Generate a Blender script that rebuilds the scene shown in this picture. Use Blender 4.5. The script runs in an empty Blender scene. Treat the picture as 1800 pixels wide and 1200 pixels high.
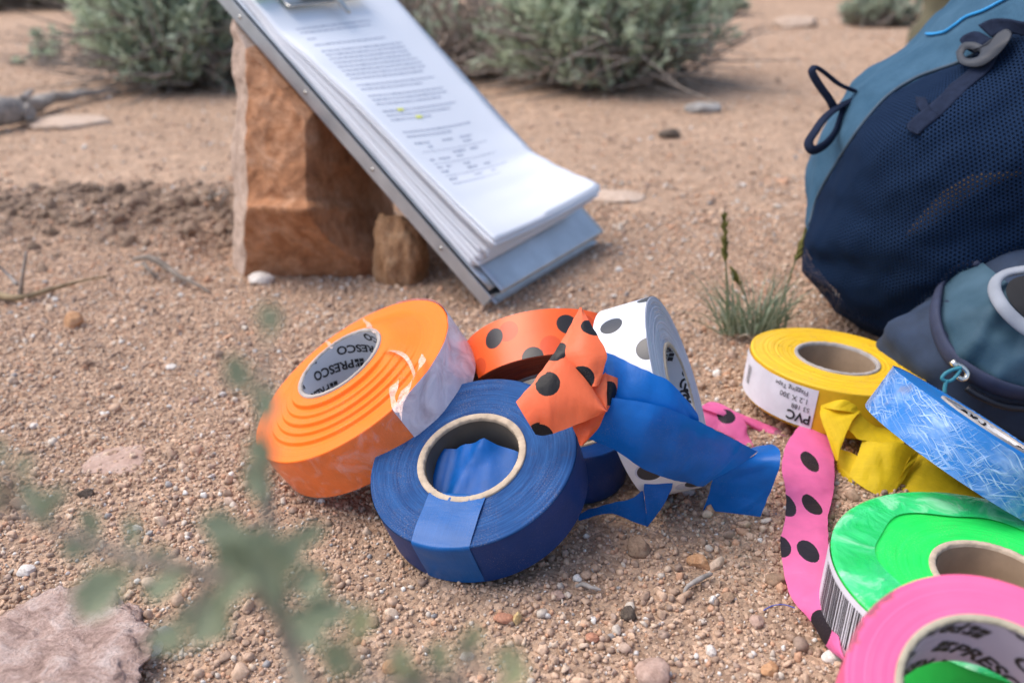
import bpy, bmesh, math, random
import numpy as np
from mathutils import Vector, Matrix, noise, Quaternion
from mathutils.bvhtree import BVHTree

random.seed(7); rng = np.random.default_rng(7)
scn = bpy.context.scene
C = scn.collection
R_ = math.radians

# ---------------------------------------------------------------- camera, sky, sun
FPX = 1632.25                                   # focal length in photo pixels (photo 1800 wide)
CR = Vector((0.99982619, -0.00763633, -0.01700791))
CU = Vector((0.01864356, 0.40952492, 0.91210841))
CF = Vector((0.0, 0.91226697, -0.40959611))
CO = Vector((0.0, 0.0, 0.2944237))
cam_d = bpy.data.cameras.new('camera'); cam = bpy.data.objects.new('camera', cam_d); C.objects.link(cam)
cam.matrix_world = Matrix(((CR.x, CU.x, -CF.x, CO.x), (CR.y, CU.y, -CF.y, CO.y), (CR.z, CU.z, -CF.z, CO.z), (0, 0, 0, 1)))
cam_d.sensor_width = 36; cam_d.lens = 36*FPX/1800
cam_d.clip_start = 0.01; cam_d.clip_end = 400
cam_d.dof.use_dof = True; cam_d.dof.focus_distance = 0.462; cam_d.dof.aperture_fstop = 7.6
scn.camera = cam
w = bpy.data.worlds.new('World'); scn.world = w; w.use_nodes = True
nt = w.node_tree
sky = nt.nodes.new('ShaderNodeTexSky'); sky.sky_type = 'NISHITA'; sky.sun_disc = False
SUN_EL, SUN_AZ = R_(60), R_(-82)
sky.sun_elevation = SUN_EL; sky.sun_rotation = SUN_AZ
sky.air_density = 1.0; sky.dust_density = 3.0; sky.ozone_density = 1.0
nt.links.new(sky.outputs[0], nt.nodes['Background'].inputs[0])
nt.nodes['Background'].inputs[1].default_value = 0.138
sd = bpy.data.lights.new('sun', 'SUN'); so = bpy.data.objects.new('sun', sd); C.objects.link(so)
sd.energy = 1.35; sd.angle = R_(48); sd.color = (1, .95, .88)
sdir = Vector((math.sin(SUN_AZ)*math.cos(SUN_EL), math.cos(SUN_AZ)*math.cos(SUN_EL), math.sin(SUN_EL)))
so.rotation_euler = sdir.to_track_quat('Z', 'Y').to_euler(); so.location = (0, 0, 3)
scn.view_settings.view_transform = 'Standard'; scn.view_settings.look = 'None'
scn.view_settings.exposure = 0.90; scn.view_settings.gamma = 1

# ---------------------------------------------------------------- pixel <-> space helpers
def ray(px, py): return CF + CR*((px-900)/FPX) - CU*((py-600)/FPX)
def P(px, py, d): return CO + ray(px, py)*d
def G(px, py, z=0.0):
    v = ray(px, py); return CO + v*((z-CO.z)/v.z)
def PL(px, py, c, n, off=0.0):                   # on a plane through c with normal n
    v = ray(px, py); return CO + v*(((c+n*off)-CO).dot(n)/v.dot(n))
def PY(px, py, y):
    v = ray(px, py); return CO + v*(y/v.y)
def pix(p):
    d = p-CO; z = d.dot(CF); return (900+FPX*d.dot(CR)/z, 600-FPX*d.dot(CU)/z, z)
def gdep(px, py): return -CO.z/ray(px, py).z
def sm(a, b, x):
    t = min(1, max(0, (x-a)/(b-a))); return t*t*(3-2*t)
def lerp(a, b, t): return a+(b-a)*t
def nz(p, s, seed=0.0): return noise.noise(Vector((p[0]*s+seed, p[1]*s+seed*1.7, p[2]*s-seed)))
BERMS = [(-.035, .372, .016, .0035), (-.012, .360, .018, .0035), (.012, .362, .016, .0030), (.03, .385, .014, .003), (-.125, .438, .018, .0035), (-.10, .425, .016, .003), (.165, .495, .02, .003), (.135, .30, .015, .003)]
def gh(x, y):
    h = 0.0030*nz((x, y, 0), 9) + 0.0015*nz((x, y, 0), 31, 5)
    d = math.hypot(x, y)
    h += 0.02*sm(1.0, 2.5, d)*nz((x, y, 0), 1.3, 9)
    for bx, by, br, ba in BERMS:
        q = math.hypot(x-bx, y-by)/br
        if q < 3: h += ba*math.exp(-q*q)*(1+.8*nz((x, y, 0), 60, 2))
    # disturbed soil left of the block
    mx, my = x+0.47, y-1.02
    e = math.exp(-((mx/0.24)**2+(my/0.11)**2))
    h += e*(0.022+0.020*nz((x, y, 0), 17, 3)+.008*nz((x, y, 0), 50, 6))-.028*math.exp(-(((x+.295)/.04)**2+((y-.93)/.05)**2))
    return h-0.0015

# ---------------------------------------------------------------- object helpers
def tag(o, label=None, cat=None, group=None, kind=None):
    if label: o['label'] = label
    if cat: o['category'] = cat
    if group: o['group'] = group
    if kind: o['kind'] = kind
    return o
def empty(name, loc=(0, 0, 0), rot=None):
    o = bpy.data.objects.new(name, None); C.objects.link(o); o.location = loc
    o.empty_display_size = 0.02
    if rot is not None: o.rotation_mode = 'QUATERNION'; o.rotation_quaternion = rot
    return o
def mesh(name, V, F, mat, parent=None, uv=None, smooth=True, mats=None, mi=None):
    """local coordinates of the parent if it has one"""
    me = bpy.data.meshes.new(name)
    me.from_pydata([tuple(v) for v in V], [], F); me.update()
    if smooth: me.polygons.foreach_set('use_smooth', [True]*len(me.polygons))
    if mats:
        for m in mats: me.materials.append(m)
        me.polygons.foreach_set('material_index', mi)
    else: me.materials.append(mat)
    if uv is not None:
        l = me.uv_layers.new(name='UVMap')
        idx = np.empty(len(me.loops), dtype=np.int32); me.loops.foreach_get('vertex_index', idx)
        l.data.foreach_set('uv', np.asarray(uv, dtype=np.float32)[idx].ravel())
    o = bpy.data.objects.new(name, me); C.objects.link(o)
    if parent is not None: o.parent = parent
    return o
class MB:
    def __init__(s): s.V = []; s.F = []; s.UV = []
    def add(s, V, F, UV=None):
        n = len(s.V); s.V += [Vector(v) for v in V]; s.F += [tuple(i+n for i in f) for f in F]
        s.UV += list(UV) if UV is not None else [(0, 0)]*len(V)
    def grid(s, rows, closed=False, UV=None):
        nr, nc = len(rows), len(rows[0]); n = len(s.V)
        for i, r in enumerate(rows):
            for j, v in enumerate(r):
                s.V.append(Vector(v)); s.UV.append(UV[i][j] if UV else (j/(nc-1), i/(nr-1)))
        for i in range(nr-1):
            for j in range(nc if closed else nc-1):
                k = (j+1) % nc
                s.F.append((n+i*nc+j, n+i*nc+k, n+(i+1)*nc+k, n+(i+1)*nc+j))
    def tube(s, pts, rad, seg=8, flat=1.0, up=None, caps=True):
        pts = [Vector(p) for p in pts]; rows = []; prev = up
        for i, p in enumerate(pts):
            t = (pts[min(i+1, len(pts)-1)]-pts[max(i-1, 0)])
            if t.length < 1e-9: t = Vector((0, 0, 1))
            t.normalize()
            if prev is None: prev = Vector((0, 0, 1)) if abs(t.z) < .9 else Vector((1, 0, 0))
            a = (prev-t*prev.dot(t))
            if a.length < 1e-6: a = t.orthogonal()
            a.normalize(); b = t.cross(a); prev = a
            r = rad[i] if isinstance(rad, (list, tuple)) else rad
            rows.append([p+a*(math.cos(2*math.pi*k/seg)*r*flat)+b*(math.sin(2*math.pi*k/seg)*r) for k in range(seg)])
        n = len(s.V); s.grid(rows, closed=True)
        if caps:
            s.F.append(tuple(n+k for k in reversed(range(seg)))); m = n+(len(rows)-1)*seg
            s.F.append(tuple(m+k for k in range(seg)))
    def box(s, M, sx, sy, sz):
        c = [(x, y, z) for x in (-sx/2, sx/2) for y in (-sy/2, sy/2) for z in (-sz/2, sz/2)]
        s.add([M @ Vector(q) for q in c], [(0, 1, 3, 2), (4, 6, 7, 5), (0, 4, 5, 1), (2, 3, 7, 6), (0, 2, 6, 4), (1, 5, 7, 3)])
    def build(s, name, mat, parent=None, smooth=True, inv=None):
        V = s.V if inv is None else [inv @ v for v in s.V]
        return mesh(name, V, s.F, mat, parent, uv=s.UV, smooth=smooth)
def crom(pts, n):
    """Catmull-Rom through the points (tuples of any length) -> n samples"""
    pts = [np.array(p, float) for p in pts]
    if len(pts) == 2: return [pts[0]+(pts[1]-pts[0])*i/(n-1) for i in range(n)]
    L = [0]
    for a, b in zip(pts, pts[1:]): L.append(L[-1]+max(1e-9, np.linalg.norm(b-a)))
    out = []
    for i in range(n):
        t = L[-1]*i/(n-1); k = min(len(pts)-2, max(0, int(np.searchsorted(L, t, side='right'))-1))
        u = (t-L[k])/(L[k+1]-L[k])
        p1, p2 = pts[k], pts[k+1]
        m1 = (p2-pts[k-1])*(L[k+1]-L[k])/(L[k+1]-L[k-1]) if k > 0 else (p2-p1)
        m2 = (pts[k+2]-p1)*(L[k+1]-L[k])/(L[k+2]-L[k]) if k < len(pts)-2 else (p2-p1)
        out.append(p1*(2*u**3-3*u**2+1)+m1*(u**3-2*u**2+u)+p2*(-2*u**3+3*u**2)+m2*(u**3-u**2))
    return out

# ---------------------------------------------------------------- materials
class NM:
    def __init__(s, name):
        s.m = bpy.data.materials.new(name); s.m.use_nodes = True; s.t = s.m.node_tree
        s.b = s.t.nodes['Principled BSDF']; s.out = s.t.nodes['Material Output']
    def n(s, kind, **kw):
        o = s.t.nodes.new('ShaderNode'+kind)
        for k, v in kw.items():
            if k.startswith('i_'):
                key = k[2:]
                key = int(key) if key.isdigit() else key.replace('_', ' ')
                if hasattr(v, 'is_linked') or isinstance(v, bpy.types.NodeSocket): s.t.links.new(v, o.inputs[key])
                else: o.inputs[key].default_value = v
            else: setattr(o, k, v)
        return o
    def l(s, a, b): s.t.links.new(a, b)
    def math(s, op, a, b=0.0, c=None, clamp=False):
        o = s.t.nodes.new('ShaderNodeMath'); o.operation = op; o.use_clamp = clamp
        for i, v in enumerate((a, b) if c is None else (a, b, c)):
            if isinstance(v, bpy.types.NodeSocket): s.t.links.new(v, o.inputs[i])
            else: o.inputs[i].default_value = v
        return o.outputs[0]
    def mix(s, f, a, b, mode='MIX'):
        o = s.t.nodes.new('ShaderNodeMix'); o.data_type = 'RGBA'; o.blend_type = mode
        for i, v in ((0, f), (6, a), (7, b)):
            if isinstance(v, bpy.types.NodeSocket): s.t.links.new(v, o.inputs[i])
            else: o.inputs[i].default_value = v if i == 0 else (*v, 1) if len(v) == 3 else v
        return o.outputs[2]
    def noise(s, scale, detail=4, vec=None, rough=.55, dist=0):
        o = s.t.nodes.new('ShaderNodeTexNoise'); o.inputs['Scale'].default_value = scale
        o.inputs['Detail'].default_value = detail; o.inputs['Roughness'].default_value = rough
        o.inputs['Distortion'].default_value = dist
        s.t.links.new(vec if vec is not None else s.co(), o.inputs['Vector']); return o.outputs['Fac']
    def co(s, which='Object'):
        if not hasattr(s, '_tc'): s._tc = s.t.nodes.new('ShaderNodeTexCoord')
        return s._tc.outputs[which]
    def ramp(s, f, stops, interp='LINEAR'):
        o = s.t.nodes.new('ShaderNodeValToRGB'); o.color_ramp.interpolation = interp
        e = o.color_ramp.elements
        while len(e) < len(stops): e.new(.5)
        for i, (p, c) in enumerate(stops):
            e[i].position = p; e[i].color = (*c, 1) if not isinstance(c, float) else (c, c, c, 1)
        s.t.links.new(f, o.inputs[0]); return o.outputs[0]
    def bump(s, h, strength=.5, dist=.001, prev=None):
        o = s.t.nodes.new('ShaderNodeBump'); o.inputs['Strength'].default_value = strength
        o.inputs['Distance'].default_value = dist; s.t.links.new(h, o.inputs['Height'])
        if prev is not None: s.t.links.new(prev, o.inputs['Normal'])
        s.t.links.new(o.outputs[0], s.b.inputs['Normal']); return o.outputs[0]
    def color(s, c):
        if isinstance(c, bpy.types.NodeSocket): s.t.links.new(c, s.b.inputs['Base Color'])
        else: s.b.inputs['Base Color'].default_value = (*c, 1)
    def set(s, rough=None, metal=None, spec=None, trans=None, alpha=None, sub=None, coat=None):
        B = s.b.inputs
        if rough is not None: B['Roughness'].default_value = rough
        if metal is not None: B['Metallic'].default_value = metal
        if spec is not None: B['Specular IOR Level'].default_value = spec
        if trans is not None: B['Transmission Weight'].default_value = trans
        if alpha is not None:
            if isinstance(alpha, bpy.types.NodeSocket): s.t.links.new(alpha, B['Alpha'])
            else: B['Alpha'].default_value = alpha
        if coat is not None: B['Coat Weight'].default_value = coat; B['Coat Roughness'].default_value = .15
        return s
    def translucent(s, f, col):
        """thin film: part of the light comes through the sheet"""
        t = s.n('BsdfTranslucent'); 
        if isinstance(col, bpy.types.NodeSocket): s.l(col, t.inputs['Color'])
        else: t.inputs['Color'].default_value = (*col, 1)
        m = s.n('MixShader'); m.inputs[0].default_value = f
        s.l(s.b.outputs[0], m.inputs[1]); s.l(t.outputs[0], m.inputs[2]); s.l(m.outputs[0], s.out.inputs['Surface'])

def simple(name, col, rough=.6, var=.12, scale=60, bump=.0, bdist=.0005, metal=0, spec=.4):
    m = NM(name); n = m.noise(scale, 5)
    dark = tuple(c*(1-var*1.5) for c in col); lite = tuple(min(1, c*(1+var)) for c in col)
    m.color(m.ramp(n, [(.3, dark), (.7, lite)])); m.set(rough=rough, metal=metal, spec=spec)
    if bump: m.bump(m.noise(scale*3, 4), bump, bdist)
    return m.m

def ground_mat():
    m = NM('sandy_soil')
    big = m.noise(3.0, 5); mid = m.noise(40, 6, rough=.7); fine = m.noise(420, 4, rough=.7)
    c1 = m.ramp(big, [(.3, (.405, .278, .195)), (.7, (.50, .35, .25))])
    c2 = m.ramp(mid, [(.25, (.55, .52, .50)), (.5, (.95, .95, .95)), (.75, (1.25, 1.2, 1.15))])
    c = m.mix(1, c1, c2, 'MULTIPLY')
    v = m.n('TexVoronoi', i_Scale=330.0); m.l(m.co(), v.inputs['Vector'])
    vc = m.ramp(m.math('FRACT', m.math('MULTIPLY', v.outputs['Color'], 3.7)), [(0, (.72, .66, .62)), (.5, (.95, .95, .95)), (.85, (1.1, 1.06, 1.02)), (1, (1.7, 1.75, 1.8))])
    c = m.mix(.8, c, vc, 'MULTIPLY')
    mp = m.n('Mapping'); mp.vector_type = 'POINT'; mp.inputs['Scale'].default_value = (4.0, 8.5, 1); mp.inputs['Location'].default_value = (.46*4.0, -1.02*8.5, 0); m.l(m.co(), mp.inputs[0])
    ln = m.n('VectorMath', operation='LENGTH'); m.l(mp.outputs[0], ln.inputs[0])
    soil = m.ramp(m.math('ADD', ln.outputs['Value'], m.math('MULTIPLY', m.math('SUBTRACT', m.noise(11, 4), .5), .9)), [(.55, 1.0), (1.0, 0.0)])
    c = m.mix(m.math('MULTIPLY', soil, .8), c, (.25, .175, .125))
    m.color(c); m.set(rough=.95, spec=.2)
    b = m.bump(m.math('ADD', m.math('MULTIPLY', mid, 2.0), m.math('ADD', fine, m.math('MULTIPLY', v.outputs['Distance'], -1.2))), .9, .0016)
    return m.m
def grain_mat(name='granite_grains', dull=1.0):
    m = NM(name)
    g = m.n('NewGeometry'); r = g.outputs['Random Per Island']
    st = [(0, (.43, .295, .21)), (.12, (.53, .365, .26)), (.26, (.37, .255, .185)), (.38, (.59, .41, .29)), (.5, (.48, .335, .24)),
          (.6, (.55, .325, .21)), (.68, (.44, .32, .25)), (.76, (.62, .47, .35)), (.84, (.31, .225, .175)), (.90, (.57, .49, .41)), (.955, (.70, .66, .61)), (.985, (.33, .31, .30))]
    c = m.ramp(r, [(p, tuple(x*dull for x in q)) for p, q in st], 'CONSTANT')
    n = m.noise(900, 3)
    c = m.mix(.7, c, m.ramp(n, [(.3, (.68, .66, .64)), (.7, (1.15, 1.15, 1.15))]), 'MULTIPLY')
    m.color(c); m.set(rough=.85, spec=.25); return m.m
def rock_mat(name, c1, c2, c3, scale=40, bump=.8, bd=.002):
    m = NM(name); n = m.noise(scale, 8, rough=.7, dist=.6); n2 = m.noise(scale*7, 5, rough=.7)
    c = m.ramp(n, [(.28, c1), (.48, c2), (.72, c3)])
    c = m.mix(.75, c, m.ramp(n2, [(.3, (.55, .52, .5)), (.55, (1, 1, 1)), (.75, (1.3, 1.28, 1.25))]), 'MULTIPLY')
    m.color(c); m.set(rough=.9, spec=.2)
    m.bump(m.math('ADD', n, m.math('MULTIPLY', n2, .5)), bump, bd); return m.m

def ring_mat(name, col, col2, R, streak=.35, rough=.42, dirt=0.0, spec=.28):
    """wound tape: the edge of every turn shows as a fine ring (radius of the roll's own axis)"""
    m = NM(name)
    sep = m.n('SeparateXYZ'); m.l(m.co(), sep.inputs[0])
    r = m.math('SQRT', m.math('ADD', m.math('POWER', sep.outputs[0], 2.0), m.math('POWER', sep.outputs[1], 2.0)))
    ang = m.math('ARCTAN2', sep.outputs[1], sep.outputs[0])
    comb = m.n('CombineXYZ'); m.l(m.math('MULTIPLY', r, 1100), comb.inputs[0]); m.l(m.math('MULTIPLY', ang, .9), comb.inputs[1])
    n = m.noise(1.0, 3, comb.outputs[0], rough=.8)
    comb2 = m.n('CombineXYZ'); m.l(m.math('MULTIPLY', r, 260), comb2.inputs[0]); m.l(m.math('MULTIPLY', ang, 1.6), comb2.inputs[1])
    n2 = m.noise(1.0, 4, comb2.outputs[0], rough=.7)
    f = m.math('ADD', m.math('MULTIPLY', n, .6), m.math('MULTIPLY', n2, .4))
    c = m.ramp(f, [(.36, col2), (.62, col)])
    c = m.mix(streak, col, c)
    if dirt:
        d = m.noise(170, 6, rough=.75)
        c = m.mix(m.math('MULTIPLY', m.ramp(d, [(.56, 0.0), (.74, 1.0)]), dirt), c, (.10, .07, .05))
    du = m.math('MULTIPLY', m.ramp(m.noise(1300, 3, rough=.7), [(.52, 0.0), (.70, 1.0)]), m.ramp(m.noise(45, 4), [(.42, .0), (.68, 1.0)]))
    c = m.mix(m.math('MULTIPLY', du, .38), c, (.45, .35, .26))
    m.color(c); m.set(rough=rough, spec=spec)
    m.bump(f, .35, .0004)
    return m.m
def film_mat(name, col, rough=.32, var=.15, wr=1.0, transl=.25, dots=None, dotcol=(.015, .014, .016), dr=.006, ghost=None, ghostcol=None, streak=0, spec=.4, dsc=None):
    """plastic flagging tape; dots are given in the strip's own metres along / across"""
    m = NM(name); uv = m.co('UV')
    n = m.noise(90, 4); c = m.ramp(n, [(.3, tuple(x*(1-var) for x in col)), (.7, tuple(min(1, x*(1+var*.6)) for x in col))])
    if streak:
        mp = m.n('Mapping'); mp.inputs['Scale'].default_value = (60, 2600, 1); m.l(uv, mp.inputs[0])
        c = m.mix(streak, c, m.ramp(m.noise(1, 3, mp.outputs[0]), [(.3, tuple(x*.7 for x in col)), (.7, tuple(min(1, x*1.3+.02) for x in col))]))
    jit = m.math('MULTIPLY', m.math('SUBTRACT', m.noise(700, 2, uv), .5), .0006)
    def spots(lst, dc, c):
        acc = None
        for q in lst:
            sb = m.n('VectorMath', operation='SUBTRACT'); m.l(m.co(), sb.inputs[0]); sb.inputs[1].default_value = q
            ml = m.n('VectorMath', operation='MULTIPLY'); m.l(sb.outputs[0], ml.inputs[0]); ml.inputs[1].default_value = dsc or (1, 1, 1)
            vd = m.n('VectorMath', operation='LENGTH'); m.l(ml.outputs[0], vd.inputs[0])
            d = vd.outputs['Value']
            k = m.math('LESS_THAN', m.math('ADD', d, jit), dr)
            acc = k if acc is None else m.math('MAXIMUM', acc, k)
        return m.mix(acc, c, dc) if acc is not None else c
    du = m.math('MULTIPLY', m.ramp(m.noise(1500, 3, rough=.7), [(.55, 0.0), (.72, 1.0)]), m.ramp(m.noise(50, 4), [(.45, .0), (.70, 1.0)]))
    if ghost: c = spots(ghost, ghostcol, c)
    if dots: c = spots(dots, dotcol, c)
    c = m.mix(m.math('MULTIPLY', du, .30), c, (.45, .35, .26))
    m.color(c); m.set(rough=rough, spec=spec)
    mpc = m.n('Mapping'); mpc.inputs['Scale'].default_value = (420, 60, 1); mpc.inputs['Rotation'].default_value = (0, 0, .35); m.l(uv, mpc.inputs[0])
    cr = m.noise(1, 4, mpc.outputs[0], rough=.6, dist=.8)
    m.bump(m.math('ADD', m.noise(140, 3, dist=.4), m.math('MULTIPLY', cr, .55)), .30*wr, .0012)
    if transl: m.translucent(transl, c)
    return m.m
def clear_mat(name, tint=(.9, .9, .93), amount=.5, rough=.15, scale=120, lo=.35, hi=.7):
    m = NM(name); n = m.noise(scale, 5, rough=.65, dist=1.2)
    m.color(tint); m.set(rough=rough, spec=.7)
    m.set(alpha=m.math('MULTIPLY', m.ramp(n, [(lo, .12), (hi, 1.0)]), amount))
    m.bump(n, .6, .0015); return m.m

M = {}
M['ground'] = ground_mat(); M['grains'] = grain_mat(); M['clods'] = grain_mat('soil_clods', .72)
M['card'] = simple('cardboard', (.30, .225, .165), .9, .15, 90, .3)
M['card_pale'] = simple('pale_cardboard', (.48, .38, .28), .9, .18, 160, .4)
M['card_grey'] = simple('grey_cardboard', (.36, .32, .29), .9, .15, 90, .3)
M['core_white'] = simple('white_core_liner', (.66, .66, .69), .6, .05, 40)
M['core_lilac'] = simple('lilac_core_liner', (.50, .44, .52), .6, .05, 40)
M['ink'] = simple('black_ink', (.018, .017, .02), .5, .1, 80)
M['ink_soft'] = simple('grey_print', (.44, .46, .55), .8, .1, 80)
M['yellow_ink'] = simple('highlighter_ink', (.85, .85, .12), .8, .1, 80)
M['label'] = simple('paper_label', (.70, .68, .74), .5, .07, 70, .15)
M['paper'] = simple('office_paper', (.80, .815, .85), .75, .015, 12)
M['alu'] = simple('aluminium', (.50, .53, .57), .42, .1, 35, .1, metal=.75)
M['steel'] = simple('nickel_steel', (.58, .56, .52), .3, .1, 35, metal=.9)
M['twig'] = simple('weathered_twig', (.33, .295, .265), .9, .3, 120, .5)
M['twig_d'] = simple('dark_twig', (.20, .165, .135), .9, .3, 120, .5)
M['twig_y'] = simple('yellow_straw', (.29, .215, .125), .9, .25, 120, .4)

# ---------------------------------------------------------------- text
def text_mesh(body, size, bold=.0):
    cu = bpy.data.curves.new('txt', 'FONT'); cu.body = body; cu.size = size; cu.offset = bold; cu.resolution_u = 3
    cu.align_x = 'LEFT'
    ob = bpy.data.objects.new('txt', cu); C.objects.link(ob)
    dg = bpy.context.evaluated_depsgraph_get(); me = bpy.data.meshes.new_from_object(ob.evaluated_get(dg))
    bm = bmesh.new(); bm.from_mesh(me)
    bmesh.ops.subdivide_edges(bm, edges=[e for e in bm.edges if e.calc_length() > size*.12], cuts=3)
    bmesh.ops.triangulate(bm, faces=bm.faces)
    bm.verts.ensure_lookup_table()
    V = [v.co.copy() for v in bm.verts]; F = [tuple(v.index for v in f.verts) for f in bm.faces]
    bm.free(); bpy.data.objects.remove(ob); bpy.data.curves.remove(cu); bpy.data.meshes.remove(me)
    return V, F
def logo(size):                                     # the chequered square mark before the word
    V = []; F = []; s = size
    def q(x0, y0, x1, y1):
        n = len(V); k = 4
        for i in range(k+1):
            for j in range(k+1): V.append(Vector((x0+(x1-x0)*i/k, y0+(y1-y0)*j/k, 0)))
        for i in range(k):
            for j in range(k): a = n+i*(k+1)+j; F.append((a, a+k+1, a+k+2, a+1))
    q(0, 0, .34*s, .30*s); q(.40*s, 0, .72*s, .30*s); q(0, .36*s, .34*s, .72*s); q(.40*s, .36*s, .58*s, .72*s); q(.62*s, .5*s, .72*s, .72*s)
    return V, F
def word(size, bold, body='PRESCO'):
    V, F = logo(size); T, TF = text_mesh(body, size, bold)
    n = len(V); V = V+[Vector((v.x+size*.80, v.y, 0)) for v in T]; F = F+[tuple(i+n for i in f) for f in TF]
    return V, F, size*.8+max(v.x for v in T)

# ---------------------------------------------------------------- tape rolls
WID = .030
def make_roll(label, c, a, R, rc, mats, tel=0.0, steps=0, group='rolls of flagging tape lying on the ground', xdir=None,
              core_in=None, prints=None, wall=.0025, dome=0.0, seed=1, wobble=.00008, WID=WID, step_dir=-1.9):
    """c = centre of the visible face, a = outward axis. Local frame: z along the axis, z=0 back face, z=WID front face"""
    a = Vector(a).normalized(); c = Vector(c); base = c-a*WID
    x = (CR-a*CR.dot(a)).normalized() if xdir is None else xdir
    y = a.cross(x)
    M3 = Matrix((x, y, a)).transposed()
    root = empty('flagging_tape_roll', base, M3.to_quaternion())
    tag(root, label, 'tape roll', group)
    seg = 160; prof = []
    nR = 60 if not steps else 110
    rnd = random.Random(seed)
    lv = [rnd.uniform(-1, 1)*wobble for _ in range(nR+1)]
    for i in range(nR+1):
        t = i/nR; r = lerp(rc, R-.0006, t)
        h = tel*(1-t)
        if steps: h = tel*sum(wt_*sm(e_+.018, e_-.018, t) for e_, wt_ in steps)
        h += dome*math.sin(math.pi*t)
        prof.append((r, WID+h+lv[i], i == 0))
    prof.append((R-.0001, WID-.0003, 0)); prof.append((R, WID-.0011, 0))
    for i in range(1, 10): prof.append((R+rnd.uniform(-1, 1)*.00012, lerp(WID-.0011, .0011, i/10), 0))
    prof.append((R, .0011, 0)); prof.append((R-.0008, .0, 0)); prof.append((rc, .0, 0)); 
    mb = MB(); rows = []; UV = []
    for (r, z, _) in prof:
        row = []; ur = []
        for k in range(seg+1):
            th = 2*math.pi*k/seg
            rr = r+ecc(th, seed)*(r/R)**3
            zz = z
            if steps and z > WID-.0002 and r < R-.0007:
                tt = (r-rc)/(R-.0006-rc); hs = tel*(1-sm(0, .8, tt)); kk = sm(-.2, .5, math.cos(th-step_dir)); zz = WID+lerp(hs, z-WID, kk)
            row.append((rr*math.cos(th), rr*math.sin(th), zz)); ur.append((th*R, z if r > R-.0005 else z+(R-r)))
        rows.append(row); UV.append(ur)
    mb.grid(rows, UV=UV)
    mb.build('tape_winding', mats[0], root)
    # core: cardboard tube
    ro, ri = rc, rc-wall; top = WID+tel+.0008+max(0, lv[0]); mb = MB(); rows = []
    rr = random.Random(seed+5); jag = [rr.uniform(-.0003, .0003) for _ in range(seg)]
    for (r, z, j) in [(ro, .0002, 0), (ro, top, 0), (ro-.0004, top+.0003, 1), (ri+.0005, top+.0003, 1), (ri, top-.0004, 2), (ri, .001, 0), (ri+.0003, .0002, 0), (ro, .0002, 0)]:
        rows.append([((r+(jag[k] if j == 2 else 0))*math.cos(2*math.pi*k/seg), (r+(jag[k] if j == 2 else 0))*math.sin(2*math.pi*k/seg), z+(jag[k]*.6 if j else 0)) for k in range(seg)])
    mb.grid(rows, closed=True); core = mb.build('core', mats[1], root)
    if core_in is not None:                       # printed liner inside the tube
        mb = MB(); mb.grid([[((ri-.0003)*math.cos(2*math.pi*k/seg), (ri-.0003)*math.sin(2*math.pi*k/seg), z) for k in range(seg)] for z in (.0005, top-.0006)], closed=True)
        mb.build('liner', core_in, core)
    if prints:
        V, F, Lw = word(prints['size'], prints.get('bold', .0))
        mb = MB(); rI = ri-.0006; zmax = top-.0008
        ca, sa = math.cos(prints['angle']), math.sin(prints['angle'])
        for (s0, t0, flip) in prints['rows']:
            vs = []
            for v in V:
                px_, py_ = (v.x, v.y) if not flip else (Lw-v.x, prints['size']*.72-v.y)
                s = s0+px_*ca-py_*sa; t = t0+px_*sa+py_*ca
                vs.append((s, t))
            keep = []; idx = {}
            for f in F:
                ts = [vs[i][1] for i in f]
                if max(ts) <= .0008 or min(ts) >= zmax: continue
                keep.append(f)
            used = sorted({i for f in keep for i in f}); remap = {i: n for n, i in enumerate(used)}
            pts = []
            for i in used:
                s, t = vs[i]; t = min(zmax, max(.0008, t)); th = -s/rI
                pts.append((rI*math.cos(th), rI*math.sin(th), t))
            if pts: mb.add(pts, [tuple(remap[i] for i in f) for f in keep])
        mb.build('print', M['ink'], core, smooth=False)
    root['_R'] = R; root['_rc'] = rc; root['_seed'] = seed
    bpy.context.view_layer.update()
    return root
def th_of(root, px, py, z=WID, r=None):
    """angle on the roll of a photo pixel lying on its face plane"""
    mw = root.matrix_world; c = mw.translation+mw.col[2].xyz*z
    p = mw.inverted() @ PL(px, py, c, mw.col[2].xyz); return math.atan2(p.y, p.x)
def ecc(th, seed): return .00022*math.sin(2*th+seed)+.00012*math.sin(5*th+seed*2)
def rim_band(root, name, mat, th0, th1, z0, z1, off, parent=None, n=60, nzr=8, wr=0.0, seed=3):
    R = root['_R']+off; mb = MB(); rows = []; UV = []
    for j in range(nzr+1):
        row = []; ur = []
        for i in range(n+1):
            t = lerp(th0, th1, i/n); z = lerp(z0, z1, j/nzr)
            q = R+wr*nz((t*3, z*160, seed), 2.0)
            rr = q+ecc(t, root['_seed'])
            row.append((rr*math.cos(t), rr*math.sin(t), z)); ur.append((t*R, z))
        rows.append(row); UV.append(ur)
    mb.grid(rows, UV=UV); return mb.build(name, mat, parent if parent is not None else root)
def rim_text(root, body, size, th, z, ang, off, parent, bold=0, mat=None, name='lettering'):
    V, F = text_mesh(body, size, bold); R = root['_R']+off; ca, sa = math.cos(ang), math.sin(ang); pts = []
    for v in V:
        s = v.x*ca-v.y*sa; t = v.x*sa+v.y*ca; q = th+s/R; pts.append((R*math.cos(q), R*math.sin(q), z+t))
    return mesh(name, pts, F, mat or M['ink'], parent, smooth=False)

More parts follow.
